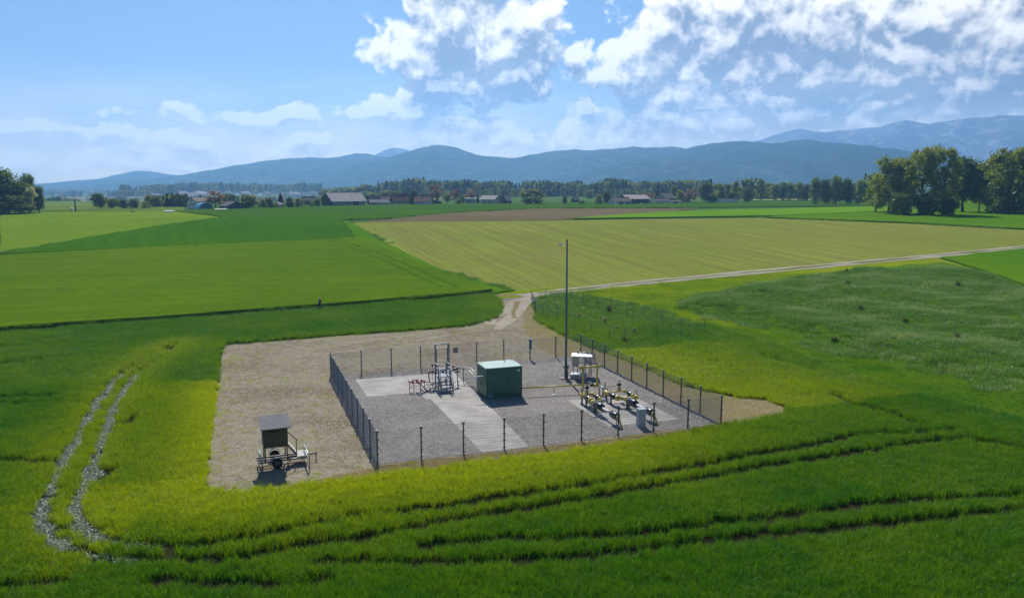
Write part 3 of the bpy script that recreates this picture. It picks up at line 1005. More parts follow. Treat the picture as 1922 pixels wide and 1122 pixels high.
# tall weeds on the mound, in the fenced planting and along the edges
x, y = jgrid(0, 110, 62, 150, 1.15)
ENCL_PX = [(1003, 556), (1010, 592), (1060, 622), (1130, 652), (1175, 668), (1330, 628), (1260, 585), (1130, 560), (1060, 550)]
ENCL_XY = PX(ENCL_PX)
MEAD_XY = [p.to_2d() for p in P((1040, 550), (1240, 531), (1500, 508), (1770, 486), (1850, 512), (1922, 540), (2150, 590), (2150, 830), (1922, 790), (1700, 740), (1560, 690), (1420, 640), (1330, 612))]
im, ie, ime = inside(MOUND_XY, x + 5 * (vnoise(x, y, 4, 35) - .5), y + 8 * (vnoise(x, y, 5, 36) - .5)), inside(ENCL_XY, x, y), inside(MEAD_XY, x, y)
n1 = vnoise(x, y, 3.2, 31); n2 = vnoise(x, y * 2.2, 6.0, 32); n3 = vnoise(x, y, 1.2, 33)
k = im | ie
sil = np.clip((n2 * .6 + n1 * .4 - .46) * 3.0, 0, 1) * .80 + .12
xm, ym = x[k], y[k]
hm = np.where(im[k], .55 + 1.05 * n1[k] * n3[k] + .35 * (n1[k] > .72), .6 + .6 * n3[k])
zz = gz(xm, ym) + np.where(im[k], mound_h(xm, ym), 0)
scatter('tall_weeds', ru_src, np.stack([xm, ym, zz], 1), rng.random(len(xm)) * 6.283, hm, rng.integers(0, 5, len(xm)), np.where(im[k], sil[k], .12 * n1[k] + .25 * (n3[k] > .8)),
        'tall rough weeds with silvery heads covering the low mound and the fenced planting')
k = ime & ~im & ~ie & (~inside(WHEAT_XY, x, y) | (seg_dist(x, y, WHEAT_XY, True) < .8))
xm, ym = x[k], y[k]
me_src = [blades('meadow_clump', M['wheat'], 190, 1.7, .10, .30, .026, .7, 90 + i, .4) for i in range(4)]
scatter('meadow_grass', me_src, np.stack([xm, ym, gz(xm, ym)], 1), rng.random(len(xm)) * 6.283, .6 + .7 * n1[k], rng.integers(0, 4, len(xm)), np.clip(np.where(ym > 100, .44, .03 + .012 * np.clip(ym - 70, 0, 20)) + .5 * (n2[k] - .5) + .3 * (n3[k] - .5), 0, 1),
        'short yellow green meadow grass below the farm track')
# sparse dry growth on the yard, thicker along its outer edge
x, y = jgrid(-30, 20, 42, 105, .5)
k = inside(YARD_XY, x, y) & ~inside([site(-.3, -.2).to_2d(), site(26.6, -.2).to_2d(), site(26.9, 26.8).to_2d(), site(-.3, 26.5).to_2d()], x, y)
de = seg_dist(x, y, YARD_XY, True)
k &= (rng.random(len(x)) < .55 * np.exp(-de / .9) + .13 * (vnoise(x, y, 2.5, 41) > .62) + .22 * np.exp(-de / 3) * (vnoise(x, y, 1.5, 42) > .5))
x, y = x[k], y[k]
dr_src = [blades('dry_tuft', M['wheat'], 26, .5, .05, .17, .020, .9, 110 + i, .5) for i in range(4)]
scatter('dry_grass', dr_src, np.stack([x, y, gz(x, y) + .02], 1), rng.random(len(x)) * 6.283, .6 + .8 * rng.random(len(x)), rng.integers(0, 4, len(x)), .75 + .25 * rng.random(len(x)),
        'sparse dry tufts on the bare earth of the yard')

# ragged weeds along the field margins
mx, my = [], []
for line, n_ in (([(0, 476), (180, 446), (300, 426), (425, 409)], 150), ([(640, 413), (735, 411), (860, 399), (1010, 391.5), (1310, 390.5)], 330), ([(655, 417), (722, 456), (832, 509), (960, 547)], 150), ([(1440, 410), (1700, 420), (1922, 432), (2040, 439)], 170),
        ([(0, 626), (300, 605), (600, 582), (860, 560), (925, 553)], 300), ([(1060, 413), (1250, 400), (1440, 409)], 90), ([(660, 449), (625, 453), (330, 466), (0, 482)], 120), ([(400, 409), (640, 413)], 60)):
    pp_ = P(*line); ls = [(b - a).length for a, b in zip(pp_, pp_[1:])]; tot = sum(ls)
    for _ in range(n_):
        t_ = rng.random() * tot; i_ = 0
        while t_ > ls[i_]: t_ -= ls[i_]; i_ += 1
        q_ = pp_[i_].lerp(pp_[i_ + 1], t_ / ls[i_])
        if vnoise(np.array([q_.x]), np.array([q_.y]), 9.0, 55)[0] > .40:
            mx.append(q_.x + .5 * rng.normal()); my.append(q_.y + .5 * rng.normal())
mx, my = np.array(mx), np.array(my)
scatter('margin_weeds', ru_src, np.stack([mx, my, gz(mx, my)], 1), rng.random(len(mx)) * 6.283, .6 + .9 * rng.random(len(mx)), rng.integers(0, 5, len(mx)), .15 * rng.random(len(mx)),
        'uneven weeds along the borders between the fields')

# ------------------------------------------------------------------ hills and mountains
def hill_mat(name, a, b, c, scale=.004, meadow=.0):
    m, g = material(name)
    p = g.pos()
    n = g.noise(p, scale, 6.0, .62); n2 = g.noise(p, scale * 7, 5.0, .65)
    col = g.mix(g.step(g.add(g.mul(n, .55), g.mul(n2, .45)), .42, .60), a, b)
    if meadow:
        cl = g.noise(g.vm('ADD', p, (900, 300, 0)), scale * 2.2, 5.0, .7)
        col = g.mix(g.mul(g.step(cl, .53, .60), meadow), col, c)
    col = g.mix(1.0, col, g.mix(n2, (.6, .6, .6), (1.4, 1.4, 1.4)), 'MULTIPLY')
    return finish(m, g, col, .95, 0, None, 0.0)

def fbm(x, y, s, octaves=5, seed=0, gain=.5):
    t = 0; a = 1; tot = 0
    for o in range(octaves):
        t = t + a * vnoise(x, y, s / 2 ** o, seed + o); tot += a; a *= gain
    return t / tot

def hill(name, prof, dist, depth, mat, rough=.10, seed=1, spur=220.0, naz=260, nr=44, z0=-12.0, front=.55):
    """a range whose crest follows a skyline: prof = pixels of the crest, dist = metres to the crest"""
    px = np.array([p[0] for p in prof], float); py = np.array([p[1] for p in prof], float)
    xs = np.linspace(px[0], px[-1], naz)
    yy = np.interp(xs, px, py)
    az = np.array([math.atan2(ray(a, b).x, ray(a, b).y) for a, b in zip(xs, yy)])
    el = np.array([math.asin(ray(a, b).normalized().z) for a, b in zip(xs, yy)])
    crest = CAM_H + dist * np.tan(el) / np.cos(az) * np.cos(az)
    ts = np.concatenate([np.linspace(-1, 0, int(nr * .75)), np.linspace(0, 1, int(nr * .25) + 1)[1:]])
    A, T = np.meshgrid(az, ts)
    r = dist + np.where(T < 0, T * depth, T * depth * front)
    X, Y = r * np.sin(A), r * np.cos(A)
    H = np.broadcast_to(crest, A.shape) - z0
    s = 1 - np.abs(T)
    base = sstep(s ** .85)
    n = fbm(X, Y, spur, 6, seed)
    ridge = 1 - np.abs(2 * fbm(X * 1.3, Y * .55, spur * 1.5, 4, seed + 9) - 1)
    z = z0 - 6 + (H + 6) * np.clip(base * (1 - rough * 1.6 * (1 - s) * 2.0 * (1 - ridge)) + rough * (n - .5) * (s * (1 - .65 * s)) * 2.2, 0, 1.2)
    z = np.where(T == 0, z + H * .012 * (fbm(X, Y, 60, 3, seed + 3) - .5) * 2, z)
    v = np.stack([X, Y, z], -1).reshape(-1, 3)
    f = []
    for j in range(len(ts) - 1):
        for i in range(naz - 1):
            a = j * naz + i
            f.append((a, a + 1, a + naz + 1, a + naz))
    me = bpy.data.meshes.new(name); me.from_pydata(v.tolist(), [], f)
    me.polygons.foreach_set('use_smooth', [True] * len(f)); me.materials.append(mat)
    return tag(link(name, me), kind='structure')

HM1 = hill_mat('wooded_hillside', (.018, .042, .032), (.040, .080, .046), (.12, .17, .07), .009, .5)
HM2 = hill_mat('dark_wooded_hillside', (.014, .034, .018), (.030, .060, .024), (.10, .13, .05), .006, .25)
HM3 = hill_mat('bare_mountainside', (.10, .11, .12), (.16, .165, .17), (.5, .5, .52), .004, .5)
# far range on the right, with old snow in its gullies
hill('mountain', [(1340, 300), (1400, 268), (1425, 262), (1450, 253), (1475, 247), (1500, 245), (1530, 249), (1560, 247), (1590, 243), (1620, 240), (1650, 236), (1675, 229), (1700, 225), (1722, 230), (1745, 234), (1765, 231), (1790, 228), (1830, 223), (1860, 222), (1890, 217), (1922, 218), (2000, 214), (2080, 224), (2200, 216), (2400, 240)], 6478, 1185, HM3, .22, 11, 420, 320)
hill('mountain', [(690, 300), (705, 289), (722, 281), (735, 277), (752, 280), (775, 286), (800, 300)], 6557, 711, HM3, .15, 17, 300, 60, 24)
hill('hill', [(60, 349), (110, 341), (150, 337), (185, 334), (215, 327), (240, 323), (262, 321), (290, 325), (330, 331), (400, 340), (480, 346)], 6320, 869, HM2, .30, 13, 225, 120, 24)
hill('hill', [(-300, 352), (-100, 345), (40, 347), (90, 344), (150, 342), (200, 338), (250, 335), (300, 340), (340, 350)], 5530, 632, HM2, .30, 15, 225, 120, 24)
hill('hill', [(150, 352), (190, 346), (250, 340), (300, 334), (350, 328), (400, 320), (440, 312), (480, 305), (510, 299), (540, 296), (580, 296), (620, 295), (655, 292), (690, 292), (720, 296), (760, 304), (820, 318), (900, 334), (1000, 348)], 4898, 1185, HM1, .30, 21, 247, 240)
hill('hill', [(430, 352), (500, 343), (560, 335), (620, 322), (680, 308), (720, 295), (745, 286), (770, 280), (800, 278), (830, 278), (860, 280), (890, 285), (920, 290), (945, 296), (965, 298), (1000, 293), (1040, 289), (1090, 284), (1130, 280), (1180, 276), (1220, 275), (1260, 277), (1300, 284), (1360, 300), (1440, 325), (1520, 345)], 4266, 1185, HM1, .30, 31, 225, 300)
hill('hill', [(1080, 352), (1150, 320), (1200, 302), (1250, 291), (1290, 283), (1330, 275), (1370, 271), (1410, 267), (1440, 264), (1480, 263), (1520, 264), (1560, 269), (1600, 272), (1640, 278), (1680, 281), (1720, 290), (1780, 305), (1860, 322), (1960, 338), (2080, 348)], 3871, 1027, HM2, .30, 41, 225, 280)
hill('hill', [(980, 352), (1030, 343), (1080, 332), (1130, 318), (1180, 307), (1230, 299), (1270, 296), (1310, 299), (1350, 303), (1400, 308), (1440, 314), (1480, 322), (1540, 336), (1600, 349)], 3318, 790, HM1, .30, 51, 180, 240)
hill('hill', [(1560, 352), (1640, 340), (1740, 330), (1850, 322), (1960, 318), (2100, 322), (2300, 345)], 2844, 711, HM1, .30, 61, 180, 200)

# ------------------------------------------------------------------ the air
def haze_box():
    b = MB()
    b.box((0, 0, 321), (14800, 14800, 718))
    m, g = material('haze')
    vol = g.node('ShaderNodeVolumePrincipled')
    vol.inputs['Color'].default_value = (.27, .55, 1.0, 1)
    vol.inputs['Density'].default_value = 1.85e-4
    vol.inputs['Anisotropy'].default_value = .45
    o = g.node('ShaderNodeOutputMaterial')
    g.l.new(vol.outputs[0], o.inputs['Volume'])
    ob = b.build('haze', m)
    m.volume_intersection_method = 'FAST' if hasattr(m, 'volume_intersection_method') else None
    return tag(ob, 'thin blue haze filling the air over the valley', kind='stuff')
haze_box()

# ------------------------------------------------------------------ trees
def leaf_mat(name, a, b, trans=.38, gloss=.03):
    return leafy(name, a, b, trans, gloss)[3]
LM = {
    'mid': leaf_mat('leaf_mid_green', (.105, .175, .025), (.175, .235, .040), .46),
    'light': leaf_mat('leaf_light_green', (.17, .22, .040), (.24, .275, .060), .45),
    'dark': leaf_mat('leaf_dark_green', (.060, .112, .022), (.100, .155, .030), .42),
    'conifer': leaf_mat('needle_dark', (.022, .052, .020), (.042, .075, .026), .15),
    'rust': leaf_mat('leaf_rust_brown', (.24, .135, .060), (.32, .185, .080), .42),
    'pale': leaf_mat('leaf_silver_green', (.40, .44, .30), (.52, .55, .40), .55),
    'olive': leaf_mat('leaf_olive', (.185, .245, .038), (.270, .310, .060), .52),
    'vivid': leaf_mat('leaf_yellow_green', (.18, .28, .010), (.27, .36, .02), .55),
}

def crown_mesh(name, kind, H, Wd, n, leaf, seed, mat, base=.25, lobes=16, shell=.45):
    """leaf-sized faces spread through lobes of a crown; H, Wd in metres"""
    r = np.random.default_rng(seed)
    cs, rs = [], []
    if kind == 'conifer':
        t = r.random(n) ** .75
        z = H * (.06 + .94 * (1 - t)) if False else H * (1 - t * .94)
        tier = np.floor(z / H * 11) / 11
        rad = Wd / 2 * (1 - z / H) ** .85 * (.55 + .45 * (((z / H * 11) % 1) < .55)) * (r.random(n) ** .4)
        an = r.random(n) * 2 * np.pi
        rad = rad * (.85 + .3 * np.sin(an * 3 + tier * 40))
        c = np.stack([rad * np.cos(an), rad * np.sin(an), z], 1)
    else:
        for i in range(lobes):
            tz = (i + .5) / lobes
            zc = H * (base + (1 - base) * (.10 + .80 * tz))
            env = math.sin(math.pi * min(.97, .12 + .88 * (.18 + .72 * tz))) ** .6
            if kind == 'sparse': env = .30 + .70 * math.sin(math.pi * min(1, .12 + .83 * tz)) ** .7
            if kind == 'spread': env = .6 + .4 * math.sin(math.pi * tz)
            a = i * 2.4 + r.random() * .9
            rr = Wd / 2 * env * ((.15 + .72 * r.random() ** .7) if kind == 'sparse' else (.20 + .50 * r.random()))
            rl = Wd * (.15 + .13 * r.random()) * (1.0 if kind != 'sparse' else .68)
            cs.append((rr * math.cos(a), rr * math.sin(a), min(zc, H - rl * .55))); rs.append(rl)
        cs, rs = np.array(cs), np.array(rs)
        pick = r.choice(len(rs), n, p=rs ** 2 / (rs ** 2).sum())
        d = r.normal(size=(n, 3)); d /= np.linalg.norm(d, axis=1)[:, None]
        rad = rs[pick] * (shell + (1 - shell) * r.random(n)) * (1 + .22 * r.normal(size=n) * .6)
        d[:, 2] *= .82
        c = cs[pick] + d * rad[:, None]
        c[:, 2] = np.maximum(c[:, 2], H * base * .55)
    u = r.normal(size=(n, 3)); u /= np.linalg.norm(u, axis=1)[:, None]
    w = np.cross(u, r.normal(size=(n, 3))); w /= np.linalg.norm(w, axis=1)[:, None]
    s = leaf * (.6 + .8 * r.random(n))[:, None]
    if kind == 'conifer':
        u[:, 2] *= .4
    p0, p1, p2, p3 = c - u * s, c + w * s * .55, c + u * s, c - w * s * .55
    v = np.stack([p0, p1, p2, p3], 1).reshape(-1, 3)
    me = bpy.data.meshes.new(name)
    me.vertices.add(4 * n); me.vertices.foreach_set('co', v.astype(np.float32).ravel())
    me.loops.add(4 * n); me.loops.foreach_set('vertex_index', np.arange(4 * n, dtype=np.int32))
    me.polygons.add(n); me.polygons.foreach_set('loop_start', np.arange(0, 4 * n, 4, dtype=np.int32))
    me.polygons.foreach_set('loop_total', np.full(n, 4, np.int32))
    me.update(calc_edges=True); me.materials.append(mat)
    return me, cs

def trunk_mesh(name, H, r0, lobes_c, seed, limbs=7, top=.75):
    r = random.Random(seed)
    b = MB()
    pts = [(0, 0, -.6)] + [(r.uniform(-.02, .02) * H, r.uniform(-.02, .02) * H, H * top * t) for t in (.15, .4, .7, 1)]
    b.tube(pts, [r0 * 1.3, r0, r0 * .8, r0 * .5, r0 * .12], 7)
    ls = list(lobes_c)
    r.shuffle(ls)
    for c in ls[:limbs]:
        c = Vector(c)
        z0 = max(.12 * H, min(.62 * H, c.z * .55))
        s = Vector((0, 0, z0))
        m = s.lerp(c, .5) + Vector((0, 0, .05 * H))
        b.tube([s, m, c], [r0 * .45, r0 * .28, r0 * .06], 5)
    return b.mesh(name, M['bark'])

TREE = {}
def proto(key, kind, H, Wd, n, leaf, mat, variants=2, base=.22, lobes=16, limbs=7, r0=None, shell=.45):
    TREE[key] = []
    for i in range(variants):
        cm, cs = crown_mesh('crown', kind, H, Wd, n, leaf, hash_(key) + i, LM[mat], base, lobes, shell)
        tm = trunk_mesh('trunk', H, r0 or H * .016, cs if len(cs) else [], hash_(key) + i, limbs)
        TREE[key].append((H, Wd, cm, tm))
def hash_(s): return sum(ord(c) * (i + 3) for i, c in enumerate(s)) * 7

proto('sparse', 'sparse', 24, 14, 9500, .33, 'olive', 3, .06, 44, 22, .34, .10)
proto('bigdark', 'spread', 20, 13, 9000, .36, 'dark', 1, .20, 22, 9, .4)
proto('vivid', 'round', 16, 9, 5000, .34, 'vivid', 1, .15)
proto('left', 'round', 18, 12, 8000, .36, 'mid', 2, .06, 24, 8)
proto('leftpale', 'round', 10, 6, 2600, .30, 'pale', 1, .08, 12)
proto('mid', 'round', 12, 9, 2600, .36, 'mid', 3, .02, 17)
proto('dark', 'round', 12, 8, 2400, .36, 'dark', 3, .02, 16)
proto('light', 'round', 11, 9, 2400, .36, 'light', 2, .02, 14)
proto('olive', 'round', 12, 8, 2200, .36, 'olive', 2, .02, 15)
proto('rust', 'sparse', 12, 8, 2000, .30, 'rust', 2, .18, 16, 10, None, .2)
proto('tall', 'sparse', 16, 7, 2200, .40, 'olive', 2, .03, 20, 8)
proto('conifer', 'conifer', 14, 6, 1800, .42, 'conifer', 2, .1)
proto('bush', 'spread', 4, 5.5, 900, .26, 'mid', 2, .02, 9, 3)
proto('darkbush', 'spread', 5, 7, 1500, .30, 'dark', 2, .02, 10, 3)

NAMES = {'sparse': 'tall_tree', 'bigdark': 'broad_tree', 'vivid': 'young_tree', 'left': 'leafy_tree', 'leftpale': 'blossoming_bush', 'mid': 'round_tree', 'dark': 'dark_tree',
         'light': 'light_green_tree', 'olive': 'olive_tree', 'rust': 'rust_brown_tree', 'tall': 'slender_tree', 'conifer': 'conifer', 'bush': 'bush', 'darkbush': 'dark_bush'}
NAMES['olive'] = 'budding_tree'
_tc = 0
def tree(key, px, py, top, hw, label, group=None, dist=None):
    """px, py: foot of the tree in the photograph; top: pixel row of its top; hw: half width in pixels"""
    global _tc
    _tc += 1
    if dist:
        d = ray(px, py); p = Vector((d.x / d.y * dist, dist, 0)); p.z = gh(p.x, p.y)
    else:
        p = at(px, py)
    h = height_at(p, top)
    H, Wd, cm, tm = TREE[key][_tc % len(TREE[key])]
    w = 2 * hw / FPX * p.y
    t = thing(NAMES[key], label, 'bush' if 'bush' in NAMES[key] else 'tree', p, (_tc * 2.4) % 6.283, group)
    t.scale = (w / Wd * 1.2, w / Wd * 1.2, h / H)
    link('crown', cm, t); link('trunk', tm, t)
    return t

GL, GR, GV, GB = 'trees at the left edge of the fields', 'tall trees at the right edge of the fields', 'trees around the farms', 'row of trees behind the far fields'
# left edge
tree('left', -42, 402, 322, 46, 'leafy tree cut by the left picture edge, outermost of its clump', GL)
tree('left', 6, 401, 315, 36, 'largest leafy tree of the clump at the left field edge', GL)
tree('left', 38, 400, 337, 24, 'lower leafy tree in the middle of the left clump', GL)
tree('left', 56, 399, 327, 17, 'tall narrow tree standing up behind the silvery bush', GL)
tree('leftpale', 57, 400.5, 350, 13, 'silvery blossoming bush at the front of the left clump', GL)
tree('left', 74, 399.5, 350, 12, 'small dark tree closing the right end of the left clump', GL)
tree('dark', 18, 402, 366, 30, 'dark undergrowth tree below the largest tree of the left clump', GL)
# middle left
tree('dark', 187, 391, 362, 15, 'round dark tree at the left end of the low hedge', GV)
tree('mid', 212, 391, 371, 11, 'first low hedge tree right of the round dark tree', GV)
tree('dark', 232, 391, 374, 12, 'second low hedge tree, darker and flatter', GV)
tree('mid', 252, 391, 372, 13, 'third low hedge tree, rounder than the others', GV)
tree('bush', 272, 391, 378, 10, 'small bush at the right end of the low hedge', GV)
tree('rust', 405, 391, 357, 19, 'large rust brown tree behind the teal tunnel hall', GV)
tree('mid', 467, 391, 364, 20, 'big round green tree right of the dark roofed barn', GV)
tree('olive', 493, 390.5, 372, 9, 'slim budding tree beside the big round green tree', GV)
tree('dark', 506, 391, 370.5, 8, 'dark narrow tree left of the tall conifer', GV)
tree('conifer', 527, 390, 362, 9, 'tall conifer above the small house among garden trees', GV)
tree('dark', 544, 390, 370, 9, 'dark pear shaped tree right of the tall conifer', GV)
tree('olive', 561, 389.5, 371, 10, 'light budding tree between dark tree and big barn', GV)
tree('bush', 584, 388, 378, 7, 'low light bush left of the big grey roofed barn', GV)
tree('mid', 596, 387.5, 372, 8, 'small tree close to the left gable of the big barn', GV)
tree('bush', 515, 391, 382, 7, 'pale bush in front of the small garden house', GV)
for i, (px, top, hw) in enumerate(((699, 361, 12), (722, 357, 14), (742, 358, 12))):
    tree('light', px, 378, top, hw, ['light green tree behind the shed, nearest the big barn', 'light green tree rising highest behind the shed', 'light green tree behind the left part of the red farmhouse'][i], GV, 560)
tree('dark', 690, 379, 366, 8, 'dark tree between the big barn and the light green trees', GV, 540)
tree('bush', 707.5, 384.5, 375.5, 7, 'round bush in front of the low shed', GV)
tree('dark', 776, 384, 355, 11, 'pointed dark green tree in front of the red roofed farmhouse', GV)
tree('rust', 819, 383, 345, 12, 'tallest rust brown tree, right of the red roofed farmhouse', GV)
tree('rust', 854, 382.5, 353, 9, 'slender rust brown tree in the open garden', GV)
tree('rust', 884, 379, 356, 12, 'rust brown tree behind the white flat roofed house', GV, 540)
tree('light', 840, 381, 362, 8, 'pale green tree between two rust brown trees', GV, 540)
tree('mid', 867, 382.5, 366, 7, 'small green tree left of the white flat roofed house', GV)
tree('conifer', 897, 382, 365, 5, 'small conifer between white house and grey roofed house', GV)
tree('olive', 862, 383, 373, 6, 'low shrubby tree in the garden of the white house', GV)
tree('tall', 990, 383, 354, 14, 'left one of the pair of grey green willows', GV)
tree('tall', 1007, 383, 353, 13, 'right one of the pair of grey green willows', GV)
tree('darkbush', 998, 383.5, 368, 19, 'dark bush at the foot of the grey green willows', GV)
tree('bush', 984, 384, 380, 5, 'tiny yellow green bush left of the willows', GV)
tree('dark', 1060, 383.5, 367, 5, 'lone egg shaped tree in the open field', GV)
tree('bush', 1092, 383, 376, 7, 'round bush near the small dark hut', GV)
tree('light', 1105, 372, 356, 10, 'pale round tree before the dark wood', GV, 700)
tree('olive', 1124, 383.5, 363, 9, 'budding tree left of the blue white house', GV)
tree('dark', 1139, 383.5, 359, 9, 'dark tree at the gable of the blue white house', GV)
tree('conifer', 1187, 384, 372, 4, 'small conifer in front of the long barn', GV)
tree('rust', 1219, 380, 361, 10, 'broad brownish tree in front of the long pale roof', GV)
tree('conifer', 1233, 377, 352, 6, 'first of two dark conifers behind the farm', GV, 560)
tree('conifer', 1243, 377, 353, 6, 'second of two dark conifers behind the farm', GV, 560)
tree('tall', 1265, 381, 346, 9, 'tall dark budding tree right of the dark roofed farm', GV)
tree('olive', 1277, 382, 356, 9, 'budding tree beside the small white shed', GV)
tree('rust', 1295, 382, 354, 13, 'broad rust brown tree at the right end of the farms', GV)
tree('dark', 1325, 381, 341, 13, 'tall dark tree right of the broad rust brown tree', GV)
tree('conifer', 1334, 380, 339, 5, 'pointed conifer beside the tall dark tree', GV)
tree('mid', 1337, 381.5, 361, 10, 'small round tree at the foot of the tall dark tree', GV)
tree('olive', 1352, 380, 342, 12, 'tall light tree above the white caravans', GV)
tree('dark', 1371, 380, 360, 9, 'dark round tree beside the white caravans', GV)
tree('tall', 1379, 376, 336, 9, 'slender tree behind the dark round tree', GB, 560)
tree('dark', 1402, 380.5, 351, 10, 'lone dark tree in front of the tall slender trees', GB)
for px, top, hw, lb in ((1397, 333, 10, 'left'), (1412, 330, 11, 'middle'), (1428, 332, 10, 'right')):
    tree('tall', px, 375, top, hw, lb + ' one of three tall airy trees', GB, 600)
for i, (px, top, hw, k) in enumerate(((1453, 344, 10, 'olive'), (1468, 340, 11, 'mid'), (1484, 343, 10, 'mid'), (1499, 340, 11, 'olive'), (1513, 345, 9, 'dark'))):
    tree(k, px, 374, top, hw, ['first', 'second', 'third', 'fourth', 'fifth'][i] + ' tree from the left in the low dark row', GB, 600)
for i, (px, py, top, hw, k) in enumerate(((1529, 376, 334, 11, 'mid'), (1548, 375, 335, 13, 'dark'), (1570, 375, 328, 17, 'mid'), (1590, 375, 334, 13, 'dark'))):
    tree(k, px, py, top, hw, ['edge tree of the dense grove, leftmost', 'dark second tree of the dense grove', 'highest round tree of the dense grove', 'dark tree at the right of the dense grove'][i], GB, 480)
tree('bush', 1556, 376.5, 358, 10, 'pale bush in front of the dense grove', GB)
tree('olive', 1613, 376, 335, 12, 'lighter tree standing right of the dense grove', GB, 470)
tree('conifer', 1622, 375, 325, 8, 'dark conifer right of the dense grove', GB, 500)
tree('dark', 1636, 375, 329, 12, 'dark tree half hidden by the tall airy clump', GB, 500)
# right edge
tree('sparse', 1643, 399, 322, 24, 'low spreading tree at the left end of the tall clump', GR)
tree('sparse', 1668, 402, 287, 34, 'left tall airy tree of the clump', GR)
tree('sparse', 1727, 404, 270, 33, 'middle tall airy tree of the clump with dark trunk', GR)
tree('sparse', 1768, 404, 268, 31, 'right tall airy tree of the clump with thin crown', GR)
tree('sparse', 1700, 400, 292, 28, 'airy tree in the gap behind the tall clump', GR, 310)
tree('bigdark', 1807, 399, 296, 34, 'broad dark tree with a clear trunk over sunlit grass', GR)
tree('vivid', 1836, 396, 311, 17, 'bright yellow green young tree behind the broad dark tree', GR, 330)
tree('sparse', 1893, 402, 266, 44, 'large brownish tree near the right picture edge', GR)
tree('sparse', 1950, 403, 264, 42, 'large tree cut by the right picture edge', GR)
tree('sparse', 1852, 398, 296, 20, 'tall thin tree filling the gap behind the yellow green young tree', GR, 335)
tree('mid', 1866, 400, 325, 20, 'green tree in front of the large brownish tree', GR)
tree('darkbush', 1690, 405, 362, 24, 'dark bush at the left foot of the tall clump', GR)
tree('darkbush', 1740, 405.5, 370, 26, 'dark bush at the middle foot of the tall clump', GR)
tree('darkbush', 1778, 404.5, 374, 18, 'small dark bush at the right foot of the tall clump', GR)
tree('darkbush', 1880, 403, 352, 26, 'large dark bush below the brownish tree', GR)
tree('darkbush', 1920, 404, 350, 28, 'large dark bush at the right picture edge', GR)

# ------------------------------------------------------------------ woods too far to count
def wood_src():
    out = []
    for i, (k, mat) in enumerate((('round', 'mid'), ('round', 'dark'), ('conifer', 'conifer'), ('round', 'light'), ('conifer', 'conifer'), ('round', 'olive'))):
        me, _ = crown_mesh('wood_tree', k, 14, 8.5 if k == 'round' else 6, 420, .75, 900 + i, LM[mat], .04, 9)
        out.append(bpy.data.objects.new('wood_tree', me))
    return out
WOOD = wood_src()
def wood(name, label, belts):
    xyz, sc, ix = [], [], []
    for (p0, p1, d0, d1, n, h0, h1, kinds, zadd) in belts:
        for _ in range(n):
            px = p0 + (p1 - p0) * rng.random(); dd = d0 + (d1 - d0) * rng.random()
            q = (px - CX) / FPX * 1.01
            x_, y_ = q * dd, dd
            z_ = gh(x_, y_) + (zadd(px, dd) if callable(zadd) else zadd)
            clump = vnoise(np.array([px]), np.array([dd * .25]), 22, 77)[0]
            if clump < .34 and rng.random() < .8: continue
            h = (h0 + (h1 - h0) * (.35 * rng.random() + .75 * clump)) / 14
            xyz.append((x_, y_, z_ - .4)); sc.append((h * (.8 + .5 * rng.random()),) * 2 + (h,)); ix.append(kinds[rng.integers(len(kinds))])
    n = len(xyz)
    return scatter(name, WOOD, np.array(xyz), rng.random(n) * 6.283, np.array(sc), np.array(ix), np.zeros(n), label)
C_, D_, L_ = [2, 4, 2, 4, 1, 0, 3], [1, 0, 0, 2, 5], [0, 3, 5, 3]
wood('wood', 'dark mixed wood behind the farm village', [
    (800, 960, 840, 1000, 230, 13, 20, C_ + [3], 0), (900, 1090, 850, 1000, 230, 13, 19, C_ + [0], 0), (1020, 1140, 820, 980, 130, 9, 17, C_ + D_, 0),
    (1120, 1330, 850, 1050, 260, 12, 21, C_ + L_, 0), (800, 1000, 780, 830, 60, 6, 11, L_ + D_, 0), (1100, 1220, 790, 840, 40, 6, 11, L_, 0)])
wood('wood', 'pale green wood behind the big barn', [(610, 800, 950, 1150, 330, 14, 22, L_ + D_ + [2], 2), (605, 700, 880, 950, 60, 8, 14, L_, 0)])
wood('wood', 'dark row of trees along the far right fields', [(1320, 1660, 640, 800, 300, 9, 15, D_ + C_ + [5], 0)])
wood('wood', 'wooded hills around the far town', [
    (240, 345, 1700, 2000, 220, 14, 24, C_ + [0], 12), (235, 300, 1650, 1720, 60, 9, 16, L_, 8), (340, 460, 1850, 2200, 200, 14, 26, C_ + D_, 16), (430, 610, 1900, 2300, 170, 14, 26, C_ + D_, 14),
    (330, 620, 1350, 1650, 170, 7, 13, D_ + L_, 0), (480, 600, 1250, 1330, 90, 8, 14, D_, 1)])
wood('wood', 'low dark wood left of the white gabled house', [(288, 362, 425, 470, 110, 5.5, 9, D_ + [2, 4], -1.5), (420, 470, 470, 520, 40, 5, 9, D_, 0)])
wood('wood', 'tree belts scattered over the far left plain', [
    (80, 130, 900, 1000, 60, 10, 16, D_ + [5], 0), (120, 160, 900, 960, 25, 8, 14, D_ + L_, 0), (80, 330, 2400, 2500, 120, 9, 16, D_, 0), (80, 300, 3000, 3100, 160, 10, 18, D_ + C_, 0), (60, 420, 3600, 3800, 240, 12, 20, D_ + C_, 0),
    (60, 460, 4300, 4500, 260, 14, 22, D_ + C_, 0), (150, 240, 2000, 2060, 70, 12, 20, D_, 2), (190, 250, 1500, 1540, 40, 8, 13, D_, 0), (440, 800, 2700, 3200, 300, 14, 22, D_ + C_, 6)])
hill('hill', [(1700, 392), (1760, 372), (1800, 345), (1830, 322), (1870, 312), (1940, 306), (2020, 308), (2120, 330), (2200, 370)], 520, 130, F['deep'], .05, 71, 60, 60, 24, 4.0)
